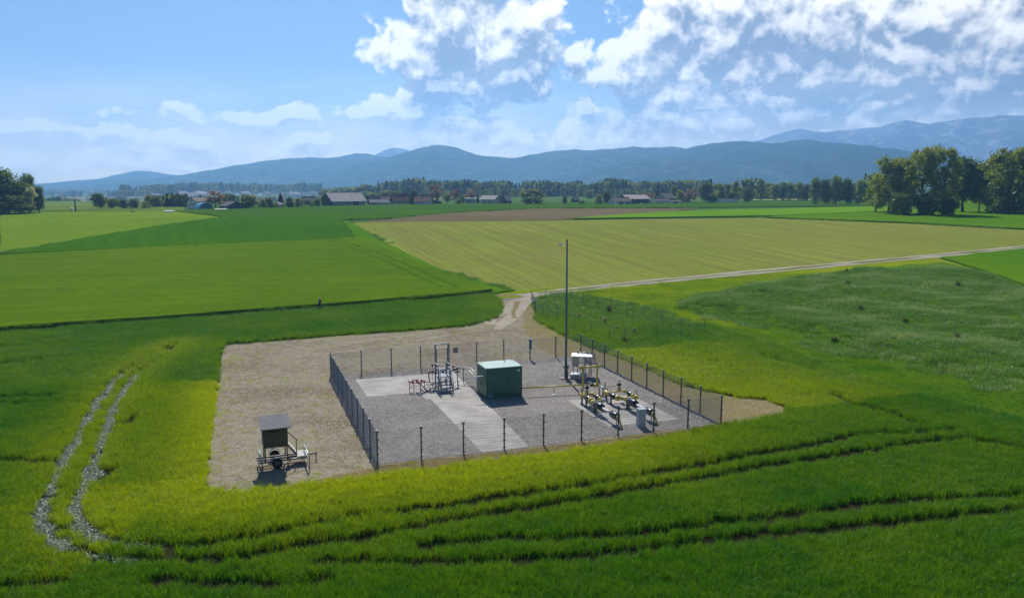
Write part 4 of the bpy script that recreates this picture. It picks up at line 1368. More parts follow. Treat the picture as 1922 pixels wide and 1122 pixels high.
def hz(px, dd):
    return float(np.interp(px, [1700, 1760, 1800, 1830, 1870, 1940, 2020, 2120], [0, 3, 9, 17, 20.5, 22, 21, 12])) * max(0.0, 1 - abs(dd - 520) / 130) ** .8 - 1.0
wood('wood', 'dark brownish wood on the knoll behind the right trees', [(1795, 2080, 480, 560, 190, 10, 17, C_ + [5, 5, 1], hz)])

# ------------------------------------------------------------------ the fence
def yard_thing(name, label, cat, u, v, rz=0.0, group=None, z=.03):
    return thing(name, label, cat, site(u, v, z), SITE_RZ + rz, group)

fence = thing('wire_fence', 'anthracite welded mesh fence enclosing the grey gravel station', 'fence', (FL.x, FL.y, 0))
FH = 2.28
pb = MB()
pb.box((0, 0, FH / 2), (.08, .08, FH))
pb.box((0, 0, FH + .02), (.24, .14, .045))
for k in range(5):
    pb.box((0, -.045, .24 + k * .49), (.24, .04, .06))
post_me = pb.mesh('post', M['post'])
pm = MB()
PW = 2.88
nv = 49
for i in range(nv + 1):
    x_ = -PW / 2 + PW * i / nv
    pm.tube([(x_, 0, .06), (x_, 0, FH - .06)], .0044, 4, cap=False, smooth=False)
for k in range(12):
    z_ = .08 + (FH - .18) * k / 11
    for s in (-.009, .009):
        pm.tube([(-PW / 2, s, z_), (PW / 2, s, z_)], .0033, 4, cap=False, smooth=False)
panel_me = pm.mesh('mesh_panel', M['wire'])
corners = [FL, FR, BR, BL]
for s in range(4):
    a, b = corners[s], corners[(s + 1) % 4]
    d = b - a; ang = math.atan2(d.y, d.x)
    for i in range(9):
        p = a.lerp(b, i / 9)
        link('post', post_me, fence, (p.x - FL.x, p.y - FL.y, 0), (0, 0, ang))
        q = a.lerp(b, (i + .5) / 9)
        if s == 2 and i == 5: continue            # the narrow gate stands in this bay
        o = link('mesh_panel', panel_me, fence, (q.x - FL.x, q.y - FL.y, 0), (0, 0, ang))
        o.scale = (d.length / 9 / (PW + .03), 1, 1)
# bay with the gate: half a panel and the portal frame
gl, gr = plane(817.5, 695.2).to_2d(), plane(841.5, 692).to_2d()
p3_ = BL.lerp(BR, 3 / 9)
q = p3_.lerp(gl, .5); dd_ = gl - p3_
o = link('mesh_panel', panel_me, fence, (q.x - FL.x, q.y - FL.y, 0), (0, 0, math.atan2(dd_.y, dd_.x)))
o.scale = (dd_.length / PW * .97, 1, 1)
gd = gr - gl; gw = gd.length
gate = thing('gate', 'tall narrow steel gate frame in the rear mesh fence', 'gate', (gl.x, gl.y, 0), math.atan2(gd.y, gd.x))
b = MB(); b.box((0, 0, 1.33), (.12, .12, 2.66)); b.build('post', M['galv'], gate)
b = MB(); b.box((gw, 0, 1.33), (.12, .12, 2.66)); b.build('post', M['galv'], gate)
b = MB(); b.box((gw / 2, 0, 2.60), (gw - .125, .10, .10)); b.build('lintel', M['galv'], gate)
b = MB()
for x_ in (.12, gw - .12): b.box((x_, -.02, 1.1), (.05, .04, 2.0))
for z_ in (.12, 2.08): b.box((gw / 2, -.02, z_), (gw - .195, .04, .05))
lf = b.build('leaf', M['post'], gate)
b = MB()
for i in range(18):
    x_ = .16 + (gw - .32) * i / 17
    b.tube([(x_, -.02, .14), (x_, -.02, 2.06)], .004, 4, cap=False)
b.build('mesh_infill', M['wire'], lf)
b = MB(); b.box((gw - .05, -.08, 1.35), (.14, .10, .22)); b.box((gw - .11, -.14, 1.38), (.10, .05, .04)); b.build('lock', M['alu'], gate)

# a notice on the rear fence right of the gate
nq = plane(855, 690.5).to_2d()
b = MB(); b.box((0, -.05, 1.83), (.52, .012, .58))
sg = b.build('notice', paint('grey_notice', (.30, .28, .26), .5, 0, .1, 3)); sg.location = (nq.x, nq.y, 0); sg.rotation_euler = (0, 0, SITE_RZ)
tag(sg, 'small grey notice hung on the rear mesh fence beside the gate', 'notice')
b = MB()
for k in range(5): b.box((0, -.058, 1.64 + k * .09), (.40, .003, .03))
b.build('lettering', M['iron'], sg)
# box on the rear fence post
bq = plane(994.5, 675).to_2d()
bx_ = thing('fence_box', 'slim steel blue box on the rear fence post right of the container', 'box', (bq.x, bq.y, 0), SITE_RZ)
b = MB(); b.box((0, -.17, 1.68), (.24, .22, 1.10)); b.build('housing', M['mast'], bx_)
b = MB(); b.box((0, -.17, 2.245), (.34, .30, .03)); b.build('lid', M['galv'], bx_)
for k in range(4):
    b = MB(); b.box((0, -.17, 1.22 + k * .3), (.30, .24, .03)); b.build('clamp', M['alu'], bx_)

# ------------------------------------------------------------------ the green container
cu, cv = 11.56, 12.84
CWd, CD, CHt = 3.27, 2.60, 2.60
ct = yard_thing('container', 'dark green equipment container with pale green roof on the gravel', 'container', cu, cv)
b = MB(); b.box((CWd / 2, CD / 2, .05 + CHt / 2), (CWd - .10, CD - .10, CHt - .10)); b.build('body', M['green'], ct)
pw = (CWd - .24) / 5
fp = MB(); fp.box((0, 0, 0), (pw - .018, .05, CHt - .36)); fpm = fp.mesh('wall_panel', M['green'])
for i in range(5):
    link('wall_panel', fpm, ct, (.12 + pw * (i + .5), .03, CHt / 2 + .02))
    link('wall_panel', fpm, ct, (.12 + pw * (i + .5), CD - .03, CHt / 2 + .02))
pw2 = (CD - .24) / 4
fp = MB(); fp.box((0, 0, 0), (.05, pw2 - .018, CHt - .36)); fpm2 = fp.mesh('wall_panel', M['green'])
for i in range(4):
    link('wall_panel', fpm2, ct, (CWd - .03, .12 + pw2 * (i + .5), CHt / 2 + .02))
for i in (0, 3): link('wall_panel', fpm2, ct, (.03, .12 + pw2 * (i + .5), CHt / 2 + .02))
for i, s in ((1, 1), (2, -1)):
    b = MB(); b.box((.022, .12 + pw2 * (i + .5), CHt / 2 + .02), (.06, pw2 - .02, CHt - .42)); d_ = b.build('door', M['green'], ct)
    b = MB(); b.box((-.025, .12 + pw2 * (i + .5) + s * pw2 * .38, 1.15), (.03, .04, .26)); b.build('handle', M['black'], d_)
    b = MB()
    for z_ in (.5, 1.3, 2.1): b.box((-.015, .12 + pw2 * (i + .5) - s * pw2 * .46, z_), (.025, .05, .12))
    b.build('hinge', M['green'], d_)
cp = MB(); cp.box((0, 0, CHt / 2), (.12, .12, CHt)); cpm = cp.mesh('corner_post', M['green'])
for x_ in (.06, CWd - .06):
    for y_ in (.06, CD - .06): link('corner_post', cpm, ct, (x_, y_, 0))
for y_ in (.05, CD - .05):
    b = MB(); b.box((CWd / 2, y_, .09), (CWd - .25, .10, .17)); b.build('base_rail', M['green'], ct)
    b = MB(); b.box((CWd / 2, y_, CHt - .07), (CWd - .25, .10, .16)); b.build('top_rail', M['green'], ct)
for x_ in (.05, CWd - .05):
    b = MB(); b.box((x_, CD / 2, .09), (.10, CD - .25, .17)); b.build('base_rail', M['green'], ct)
    b = MB(); b.box((x_, CD / 2, CHt - .07), (.10, CD - .25, .16)); b.build('top_rail', M['green'], ct)
b = MB(); b.box((CWd / 2, CD / 2, CHt + .022), (CWd + .10, CD + .10, .04)); b.build('roof_rim', M['green'], ct)
for y0, y1 in ((-.02, CD * .46 - .01), (CD * .46 + .012, CD + .02)):
    b = MB(); b.box((CWd / 2, (y0 + y1) / 2, CHt + .075), (CWd + .02, y1 - y0, .06)); b.build('roof_panel', M['green_roof'], ct)
b = MB(); b.box((CWd / 2, CD * .46, CHt + .075), (CWd - .3, .02, .05)); b.build('roof_seam', M['green'], ct)
b = MB()
for x_ in (.1, CWd - .1):
    for y_ in (.1, CD - .1): b.cyl((x_, y_, CHt + .10), (x_, y_, CHt + .13), .05, 8)
b.build('lifting_lug', M['green'], ct)
b = MB(); b.box((.40, -.005, .30), (.36, .02, .34)); vp = b.build('vent_plate', M['blue_plate'], ct)
b = MB()
for k in range(5): b.box((.40, -.02, .18 + k * .06), (.30, .012, .018))
b.build('slat', M['mast'], vp)
b = MB(); b.box((2.93, -.004, 2.33), (.24, .012, .15)); lp_ = b.build('nameplate', M['white'], ct)
b = MB()
for k in range(3): b.box((2.93 - .07 + k * .07, -.012, 2.34), (.045, .004, .07))
b.build('lettering', M['grey'], lp_)
b = MB(); b.box((2.85, -.006, 1.05), (.16, .02, .22)); b.build('cover_plate', M['mast'], ct)
for (x_, y_, hh, rr, m2) in ((.30, CD - .30, .52, .022, 'iron'), (2.45, CD - .18, .62, .045, 'red')):
    b = MB(); b.cyl((x_, y_, CHt + .10), (x_, y_, CHt + .10 + hh * .78), rr, 8); st_ = b.build('vent_stack', M['yellow'], ct)
    b = MB(); b.cyl((x_, y_, CHt + .10 + hh * .78), (x_, y_, CHt + .10 + hh), rr * 1.25, 8); b.build('cap', M[m2], st_)
# light kerb stones left of the container
b = MB(); b.box((-.28, .95, .04), (.14, 1.9, .10)); o = b.build('kerb', M['concrete'], None, site(cu, cv)); o.rotation_euler = (0, 0, SITE_RZ); tag(o, kind='structure')

# ------------------------------------------------------------------ steel stair platform
stt = yard_thing('stair_platform', 'galvanised steel stair with platform and handrails left of the container', 'stair', 8.42, 15.72)
SW, PHh = 1.12, 1.26
for x_ in (.03, SW - .03):
    b = MB(); b.extr([(.02, 0), (.22, 0), (1.18, PHh - .16), (1.18, PHh), (1.02, PHh), (.02, .16)], x_ - .02, x_ + .02); b.build('stringer', M['galv'], stt)
for k in range(5):
    b = MB(); b.box((SW / 2, .16 + k * .22, .18 + k * .245), (SW - .10, .25, .035)); b.build('tread', M['mast'], stt)
b = MB(); b.box((SW / 2, 1.78, PHh - .02), (SW - .02, 1.16, .045)); b.build('platform', M['mast'], stt)
for x_ in (.04, SW - .04):
    for y_ in (1.2, 2.34):
        b = MB(); b.box((x_, y_, 1.16), (.09, .09, 2.32)); pl_ = b.build('post', M['mast'], stt)
        b = MB(); b.box((x_, y_, .015), (.2, .2, .03)); b.build('foot_plate', M['alu'], pl_)
    for z_ in (1.62, 1.96, 2.345):
        b = MB(); b.tube([(x_, 1.16, z_), (x_, 2.38, z_)], .033 if z_ > 2 else .022, 8); b.build('rail', M['alu'], stt)
    b = MB(); b.tube([(x_, .08, 0), (x_, .08, .98), (x_, 1.18, 2.30)], .026, 8); b.build('handrail', M['galv'], stt)
    b = MB(); b.tube([(x_, .10, .52), (x_, 1.18, 1.78)], .018, 8); b.build('rail', M['galv'], stt)
for z_ in (1.66, 2.0, 2.33):
    b = MB(); b.tube([(.06, 2.34, z_), (SW - .06, 2.34, z_)], .024, 8); b.build('rail', M['galv'], stt)
b = MB(); b.tube([(.3, 2.3, .3), (.9, 1.3, 1.05)], .03, 6); b.build('brace', M['rust'], stt)

# ------------------------------------------------------------------ red valve skid and the pipework beside it
V = lambda px, py, z: plane(px, py, z)
sk = thing('valve_skid', 'small dark red pipe frame with valves on the concrete slab', 'valve skid', V(769, 735, .06), R(-20))
SX, SY, SH = 1.06, .82, .88
for x_ in (0, SX):
    for y_ in (0, SY):
        b = MB(); b.cyl((x_, y_, 0), (x_, y_, SH), .032, 8); b.build('leg', M['red'], sk)
b = MB()
for y_ in (0, SY): b.tube([(-.06, y_, SH), (SX + .06, y_, SH)], .045, 8)
for x_ in (0, SX): b.tube([(x_, -.04, SH - .03), (x_, SY + .04, SH - .03)], .042, 8)
b.build('header', M['red'], sk)
b = MB()
for y_ in (0, SY): b.tube([(0, y_, .36), (SX, y_, .36)], .022, 8)
for x_ in (0, SX): b.tube([(x_, 0, .36), (x_, SY, .36)], .022, 8)
b.build('brace', M['red'], sk)
for i, (x_, y_) in enumerate(((.22, .12), (.5, .4), (.78, .2), (.36, .68), (.86, .62))):
    b = MB(); b.lathe((x_, y_, SH - .16), [(0, .05), (.06, .09), (.14, .09), (.2, .05), (.28, .03)], 10); vv = b.build('valve', M['red'], sk)
    b = MB(); b.lathe((x_, y_, SH + .12), [(0, .075), (.025, .075)], 10); b.build('handwheel', M['black'], vv)
b = MB(); b.tube([(-.10, .02, SH + .02), (-.02, .02, SH + .02)], .075, 10); b.build('flange', M['red'], sk)

mf = thing('pipe_manifold', 'low black pipework with white valves between red skid and stair', 'pipework', V(806, 733, .06))
def rel(t, px, py, z):
    return plane(px, py, z) - t.location
def pipe(t, name, pts, r, mat, n=10):
    b = MB(); b.tube([rel(t, *p) for p in pts], r, n); return b.build(name, M[mat], t)
def barrel(t, name, p, q, prof, mat, n=12):
    """turned body between two pixel points: prof = (share of the length, radius)"""
    a, c = rel(t, *p), rel(t, *q)
    d = c - a
    b = MB(); b.lathe(a, [(s * d.length, r) for s, r in prof], n, d.normalized()); return b.build(name, M[mat], t)
pipe(mf, 'pipe', [(788, 721, .5), (794, 722, .5), (796, 727, .35), (800, 732, .2)], .05, 'black')
pipe(mf, 'pipe', [(788, 730, .25), (796, 735, .2), (806, 729, .3), (822, 728, .35)], .05, 'black')
pipe(mf, 'pipe', [(800, 734, .15), (808, 735, .15), (824, 734, .2)], .045, 'black')
pipe(mf, 'pipe', [(806, 722, .5), (815, 720, .55), (826, 717, .6)], .045, 'black')
pipe(mf, 'pipe', [(808, 737, .1), (808, 727, .5)], .05, 'black')
pipe(mf, 'pipe', [(814, 737, .08), (815, 728, .45)], .05, 'black')
pipe(mf, 'red_pipe', [(789, 717.5, .6), (803, 716.5, .6), (807, 718, .55), (806, 712, .78), (803.5, 698, 1.5)], .05, 'red')
pipe(mf, 'red_pipe', [(803, 697, 1.5), (806, 699, 1.45)], .075, 'red')
pipe(mf, 'red_pipe', [(812, 726, .4), (826, 724.5, .45)], .04, 'red')
pipe(mf, 'branch_pipe', [(805, 698.5, 1.45), (812, 698, 1.45)], .07, 'black')
pipe(mf, 'red_pipe', [(812.5, 698, 1.45), (816, 698, 1.45)], .09, 'red')
pipe(mf, 'pipe', [(816, 699, 1.4), (820, 707, 1.0), (824, 714, .7)], .035, 'galv')
for (px, py, z_, mt) in ((803, 721.5, .5, 'white'), (810, 718, .6, 'white'), (815, 717, .62, 'white'), (820, 718.5, .6, 'white'), (805, 727, .35, 'white'), (811, 728, .4, 'white'), (800, 729, .3, 'white'), (797, 731, .25, 'white'), (812, 723, .45, 'grey'), (819, 724, .45, 'grey'), (801, 733, .15, 'white'), (822, 735, .15, 'white'), (825, 734, .15, 'white')):
    b = MB(); c = rel(mf, px, py, z_); b.lathe(c + Vector((-.09, 0, 0)), [(0, .05), (.03, .085), (.15, .085), (.18, .05)], 10, (1, .3, .1)); b.build('valve', M[mt], mf)
for (px, py, z_) in ((822, 726, .45), (820, 720, .5)):
    b = MB(); c = rel(mf, px, py, z_); b.lathe(c, [(0, .05), (.03, .11), (.06, .11), (.09, .05)], 10, (1, .3, 0)); b.build('flange', M['red'], mf)
# pipes on the platform: white and red fittings in front of the gate
pf = thing('valve_station', 'white and red valves on risers behind the stair platform', 'valves', V(835, 722, .06))
for (px, py, z_, mt, r_) in ((828, 694, 1.55, 'white', .12), (833, 693.5, 1.55, 'white', .13), (838, 694, 1.55, 'grey', .10), (843, 689.5, 1.75, 'red', .10), (851, 688, 1.8, 'red', .11), (831, 698.5, 1.3, 'black', .09), (836, 700, 1.3, 'white', .08), (820, 691, 1.7, 'red', .08)):
    c = rel(pf, px, py, z_); b = MB(); b.lathe(c + Vector((-.12, 0, 0)), [(0, r_ * .5), (.04, r_), (.2, r_), (.24, r_ * .5)], 10, (1, .35, 0)); b.build('valve', M[mt], pf)
pipe(pf, 'pipe', [(822, 697, 1.4), (846, 694.5, 1.4), (858, 692, 1.4)], .055, 'white')
pipe(pf, 'actuator', [(851, 693.5, 1.5), (857, 692, 1.5)], .12, 'black')
pipe(pf, 'lever', [(856, 691.5, 1.6), (862, 690.5, 1.6)], .05, 'black')
for px, py in ((826, 719), (836, 718), (845, 717)):
    g0 = plane(px, py, .06); q0 = g0 - pf.location
    b = MB(); b.tube([q0, q0 + Vector((0, 0, 1.36))], .045, 8); b.build('riser', M['black'], pf)
sm = thing('marker_post', 'short orange capped marker on the slab right of the stair', 'marker', V(859.5, 727, .06))
b = MB(); b.box((0, 0, .03), (.3, .25, .06)); b.build('base', M['white'], sm)
b = MB(); b.cyl((0, 0, .06), (0, 0, .42), .05, 8); b.build('stem', M['mast'], sm)
b = MB(); b.cyl((0, 0, .42), (0, 0, .60), .065, 8); b.build('cap', M['brass'], sm)
wk = thing('wheel_valve', 'small dark valve knob on a thin stem left of the gate', 'valve', V(812, 712, .06))
b = MB(); b.cyl((0, 0, 0), (0, 0, 1.25), .02, 6); b.build('stem', M['black'], wk)
b = MB(); b.lathe((0, 0, 1.25), [(0, .05), (.05, .11), (.14, .11), (.2, .04)], 10); b.build('knob', M['black'], wk)

# cream pipe on stands from the stair to the container
cr = thing('cream_pipe', 'cream coloured pipe on stands from the stair to the container', 'pipe', V(869, 722.5, .03))
A_, B_, C_p = V(858, 691.5, 1.4), V(882, 690.5, 1.4), site(cu + .02, cv + CD - .5, 1.42)
b = MB(); o0 = cr.location; b.tube([A_ - o0, B_ - o0 - Vector((.12, 0, 0)), B_ - o0 + Vector((.10, -.16, 0)), C_p - o0], .062, 10); b.build('pipe', M['cream'], cr)
b = MB(); b.tube([A_ - o0 + Vector((.9, -.3, -.14)), B_ - o0 + Vector((-.05, -.35, -.14)), C_p - o0 + Vector((0, -.35, -.1))], .035, 8); b.build('conduit', M['white'], cr)
for q_ in (A_.lerp(B_, .02), A_.lerp(B_, .48), B_.lerp(C_p, .80)):
    q0 = q_ - o0
    b = MB(); b.tube([(q0.x, q0.y, 0), (q0.x, q0.y, q0.z - .06)], .042, 8); sd = b.build('stand', M['iron'], cr)
    b = MB(); b.box((q0.x, q0.y, .015), (.24, .24, .03)); b.build('foot_plate', M['white'], sd)
    b = MB(); b.box((q0.x, q0.y, q0.z - .07), (.16, .10, .03)); b.build('saddle', M['iron'], sd)
tr = thing('cable_tray', 'blue grey cable tray bracket on the left container wall', 'cable tray', site(cu, cv, 0), SITE_RZ)
b = MB(); b.box((-.42, .30, 2.02), (1.25, .10, .05)); b.build('tray', M['galv'], tr)
b = MB(); b.tube([(-2.6, .75, 1.55), (-1.1, .5, 1.9), (-.95, .34, 2.0)], .014, 6); b.build('cable', M['iron'], tr)
b = MB(); b.box((-.03, .30, 1.96), (.05, .14, .2)); b.build('bracket', M['galv'], tr)

# ------------------------------------------------------------------ yellow pipe from the container, with one stand
yp = thing('yellow_pipe', 'long straight yellow pipe running from the container to the tall portal', 'pipe', V(1041, 746, .03))
o0 = yp.location
pa = site(cu + CWd - .02, 12.12 + .72, .75) - o0; pc = V(1112, 721, .78) - o0
b = MB(); b.tube([pa, pa + Vector((.5, .14, 0))], .05, 10); b.build('stub', M['rust'], yp)
b = MB(); b.tube([pa + Vector((.5, .14, 0)), pc], .068, 12); b.build('pipe', M['yellow'], yp)
sx_ = (pc - pa).x; q_ = pa.lerp(pc, max(0, min(1, (0 - pa.x) / sx_)))
b = MB(); b.tube([(q_.x, q_.y, 0), (q_.x, q_.y, q_.z - .06)], .03, 8); sd = b.build('stand', M['iron'], yp)
b = MB(); b.box((q_.x, q_.y, .015), (.26, .26, .03)); b.build('foot_plate', M['alu'], sd)
# the tall portal
pt = thing('pipe_portal', 'tall yellow portal pipe with two risers and ball shaped ends', 'pipe', V(1108, 740, .03))
o0 = pt.location
L0, R0 = site(19.95, 11.46, 0), site(21.29, 11.43, 0)
zt = 2.48
for q_, zb in ((L0, .55), (R0, .85)):
    q0 = q_ - o0
    b = MB(); b.tube([(q0.x, q0.y, zb), (q0.x, q0.y, zt)], .088, 12); b.build('riser', M['yellow'], pt)
dR = (R0 - L0).normalized()
b = MB(); b.tube([L0 - o0 - dR * .12 + Vector((0, 0, zt)), R0 - o0 + dR * .12 + Vector((0, 0, zt))], .085, 12); b.build('crossbar', M['yellow'], pt)
for q_, s in ((L0, -1), (R0, 1)):
    c = q_ - o0 + dR * s * .14 + Vector((0, 0, zt))
    b = MB(); b.lathe(c, [(0, .085), (.03, .17), (.09, .18), (.15, .17), (.22, .10), (.24, .04)], 14, dR * s); b.build('end_cap', M['yellow'], pt)
q0 = R0 - o0
b = MB(); b.lathe(q0 + Vector((-.35, -.05, .80)), [(0, .09), (.06, .17), (.30, .19), (.52, .17), (.6, .09)], 14, (1, .25, 0)); b.build('valve', M['yellow'], pt)
b = MB(); b.lathe(q0 + Vector((-.62, -.10, .82)), [(0, .05), (.05, .13), (.26, .13), (.3, .06)], 12, (1, .25, 0)); b.build('actuator', M['black'], pt)
b = MB(); b.tube([q0 + Vector((-.75, .0, 1.12)), q0 + Vector((-.25, -.12, .98))], .022, 8); b.build('lever', M['alu'], pt)
b = MB(); b.tube([q0 + Vector((0, 0, .80)), q0 + Vector((.35, -.6, .78)), q0 + Vector((.75, -1.35, .78))], .06, 10); b.build('pipe', M['galv'], pt)
for s in (.15, .45):
    c = q0 + Vector((s, -.35 - s, 0)); b = MB(); b.tube([c, c + Vector((0, 0, .72))], .05, 8); b.build('leg', M['black'], pt)
b = MB(); c = q0 + Vector((.62, -.75, .75)); b.tube([c, c + Vector((0, 0, .45))], .05, 8); b.build('gauge', M['black'], pt)
q0 = L0 - o0
b = MB(); b.lathe(q0 + Vector((0, 0, .40)), [(0, .06), (.04, .15), (.10, .15), (.14, .09)], 12); b.build('flange', M['grey'], pt)

# ------------------------------------------------------------------ two pipeline runs
def lathe_uv(t, name, u0, v0, z0, u1, v1, z1, prof, mat, n=14):
    a = site(u0, v0, z0) - t.location; c = site(u1, v1, z1) - t.location; d = c - a
    b = MB(); b.lathe(a, [(s * d.length, r) for s, r in prof], n, d.normalized()); return b.build(name, M[mat], t)
def leg_uv(t, u, v, h, w=.05, mat='black'):
    q = site(u, v, 0) - t.location
    b = MB(); b.box((q.x, q.y, h / 2 + .03), (w * 2, w * 2, h), (0, 0, SITE_RZ)); lg = b.build('leg', M[mat], t)
    b = MB(); b.box((q.x, q.y, .05), (w * 4, w * 4, .025), (0, 0, SITE_RZ)); b.build('foot_plate', M[mat], lg)
BAR = [(0, .5), (.04, 1), (.96, 1), (1, .5)]
def barp(r): return [(s, r * k) for s, k in BAR]
def wheel(t, u, v, z, r, mat='iron'):
    c = site(u, v, z) - t.location
    b = MB(); pts = []
    for i in range(17):
        a = 2 * math.pi * i / 16
        pts.append(c + Vector((r * math.cos(a) * e_u.x * .5, r * math.cos(a) * e_u.y * .5 - r * math.cos(a) * .6, r * math.sin(a))))
    b.tube(pts, .018, 6, cap=False); w_ = b.build('handwheel', M[mat], t)
    b = MB(); b.tube([pts[0], pts[8]], .013, 5); b.tube([pts[4], pts[12]], .013, 5); b.build('spoke', M[mat], w_)

def run(label, u, ox, rear):
    """pipeline run along the site: rear valve tree, black joint, white spool, black joint, yellow leg going into the ground"""
    t = thing('pipeline_run', label, 'pipeline', site(u, 5.0, .03), 0, 'pipeline runs on the concrete plate')
    z = .78
    lathe_uv(t, 'insulating_joint', u, 6.05, z, u, 4.80, z, [(0, .13), (.03, .27), (.30, .30), (.75, .30), (.97, .27), (1, .13)], 'black', 18)
    lathe_uv(t, 'spool', u, 4.80, z, u, 3.2, z, [(0, .092), (1, .092)], 'white', 14)
    lathe_uv(t, 'insulating_joint', u, 3.2, z, u - .03, 2.15, z - .02, [(0, .13), (.03, .25), (.30, .29), (.75, .29), (.97, .25), (1, .13)], 'black', 18)
    lathe_uv(t, 'collar', u - .03, 2.15, z - .02, u - .05, 1.95, z - .05, [(0, .12), (.2, .17), (.8, .17), (1, .10)], 'yellow')
    a = [site(u - .05, 2.0, z - .05), site(u - .05, 1.86, z - .12), site(u + .02, 1.30, -.12)]
    b = MB(); b.tube([p - t.location for p in a], .085, 12); b.build('ground_leg', M['yellow'], t)
    leg_uv(t, u - .02, 2.35, z - .28, .025)
    lathe_uv(t, 'flange', u, 6.55, z, u, 6.05, z, [(0, .10), (.06, .22), (.32, .22), (.36, .14), (.64, .14), (.68, .20), (.94, .20), (1, .12)], 'yellow')
    lathe_uv(t, 'flange', u + ox, 7.25, z, u + ox * .2, 6.6, z, [(0, .11), (.05, .23), (.40, .24), (.45, .14), (.9, .15), (1, .1)], 'yellow')
    lathe_uv(t, 'ball_valve', u + ox, 8.2, z, u + ox, 7.25, z, [(0, .12), (.04, .17), (.25, .24), (.75, .24), (.96, .17), (1, .12)], 'black', 16)
    lathe_uv(t, 'flange', u + ox, 8.55, z, u + ox, 8.2, z, [(0, .12), (.1, .2), (.4, .2), (.5, .12), (1, .12)], 'yellow')
    lathe_uv(t, 'end_cover', u + ox, 9.15, z, u + ox, 8.55, z, [(0, .07), (.10, .18), (.3, .2), (.6, .15), (1, .1)], 'yellow')
    if rear == 'red':
        lathe_uv(t, 'blind_flange', u + ox, 9.30, z, u + ox, 9.16, z, [(0, .17), (1, .17)], 'red')
        wh = site(u + ox, 9.0, z + .2) - t.location
        b = MB(); b.tube([wh, wh + Vector((0, 0, .32))], .05, 8); b.build('gauge', M['black'], t)
    for v_ in (8.8, 7.95): leg_uv(t, u + ox - .05, v_, z - .16, .055)
    leg_uv(t, u, 6.2, z - .2, .12)
    # parallel bypass on the right
    w = u + .92
    lathe_uv(t, 'bypass_pipe', u + .1, 6.72, z, w, 6.72, z, [(0, .085), (1, .085)], 'yellow')
    lathe_uv(t, 'flange', w - .06, 6.72, z, w + .3, 6.72, z, [(0, .09), (.1, .2), (.5, .2), (.6, .12), (1, .12)], 'yellow' if rear != 'red' else 'grey')
    lathe_uv(t, 'ball_valve', w, 8.0, z + .06, w, 7.25, z + .06, [(0, .11), (.04, .15), (.25, .21), (.75, .21), (.96, .15), (1, .11)], 'black', 16)
    lathe_uv(t, 'flange', w, 7.25, z + .06, w, 6.85, z, [(0, .1), (.1, .18), (.5, .18), (.6, .11), (1, .11)], 'yellow')
    lathe_uv(t, 'bypass_pipe', w, 8.75, z + .08, w, 8.0, z + .06, [(0, .09), (.1, .15), (.3, .15), (.35, .09), (1, .09)], 'yellow')
    lathe_uv(t, 'bypass_pipe', u + ox, 8.72, z + .02, w, 8.72, z + .08, [(0, .07), (1, .07)], 'yellow')
    for v_ in (7.9, 7.2): leg_uv(t, w, v_, z - .12, .045)
    # valve tree on top
    lathe_uv(t, 'valve_tree', w - .45, 8.72, z, w - .45, 8.72, z + .55, [(0, .09), (.2, .16), (.6, .17), (.8, .1), (1, .08)], 'yellow')
    lathe_uv(t, 'actuator', w - .45, 8.72, z + .55, w - .45, 8.72, z + .80, [(0, .10), (.2, .2), (.7, .2), (1, .08)], 'black')
    q = site(w - .45, 8.72, z + .8) - t.location
    b = MB(); b.tube([q, q + Vector((0, 0, .22))], .045, 8); b.build('indicator', M['red'] if rear != 'red' else M['black'], t)
    b = MB(); p = [site(u + ox + .02, 8.75, z + .12), site(u + ox + .05, 8.9, z + .5), site(w - .5, 8.9, z + .55)]
    b.tube([x_ - t.location for x_ in p], .035, 8); b.build('sense_line', M['yellow'], t)
    wheel(t, w + .42, 7.3, z + .12, .26)
    return t
run('left pipeline run with red end flange and white spool nearest the container', 18.58, .12, 'red')
run('right pipeline run with black joints, yellow bypass and spool behind the grey kiosk', 21.58, -.62, 'ball')

# ------------------------------------------------------------------ kiosk, mast, solar rack
kk = thing('kiosk', 'light grey two part kiosk cabinet near the front fence', 'cabinet', site(19.98, 1.38, .03), SITE_RZ)
b = MB(); b.box((.28, .24, .22), (.60, .46, .44)); b.build('plinth', M['grey'], kk)
b = MB(); b.box((.28, .24, .90), (.58, .44, .90)); kb = b.build('housing', M['grey'], kk)
b = MB(); b.box((.28, .005, .90), (.50, .02, .80)); kd = b.build('door', M['grey'], kb)
b = MB(); b.box((.46, -.012, .92), (.04, .02, .12)); b.build('handle', M['mast'], kd)
b = MB(); b.extr([(-.02, 1.36), (.50, 1.36), (.50, 1.40), (.24, 1.43), (-.02, 1.40)], -.04, .60); b.build('roof', M['grey'], kk)

ms = thing('mast', 'very tall blue grey steel mast with whip antenna beside the solar rack', 'mast', V(1062, 711, .03))
b = MB(); b.tube([(0, 0, 1.25), (0, 0, 12.95)], [.115, .070], 14); b.build('pole', M['mast'], ms)
b = MB(); b.tube([(0, 0, .10), (0, 0, 1.25)], [.16, .13], 14); b.build('foot', M['mast'], ms)
b = MB(); b.lathe((0, 0, 1.13), [(0, .16), (.01, .30), (.10, .30), (.14, .30), (.15, .14)], 14); fl_ = b.build('flange', M['post'], ms)
b = MB()
for k in range(6):
    a = k * math.pi / 3; b.cyl((.25 * math.cos(a), .25 * math.sin(a), 1.05), (.25 * math.cos(a), .25 * math.sin(a), 1.36), .025, 6)
b.build('bolt', M['galv'], fl_)
b = MB(); b.box((0, 0, .05), (1.0, .62, .12)); b.build('base_plate', M['concrete'], ms)
b = MB()
for a in (-.4, .4): b.box((a, -.2, .14), (.14, .14, .06))
b.build('nut', M['alu'], ms)
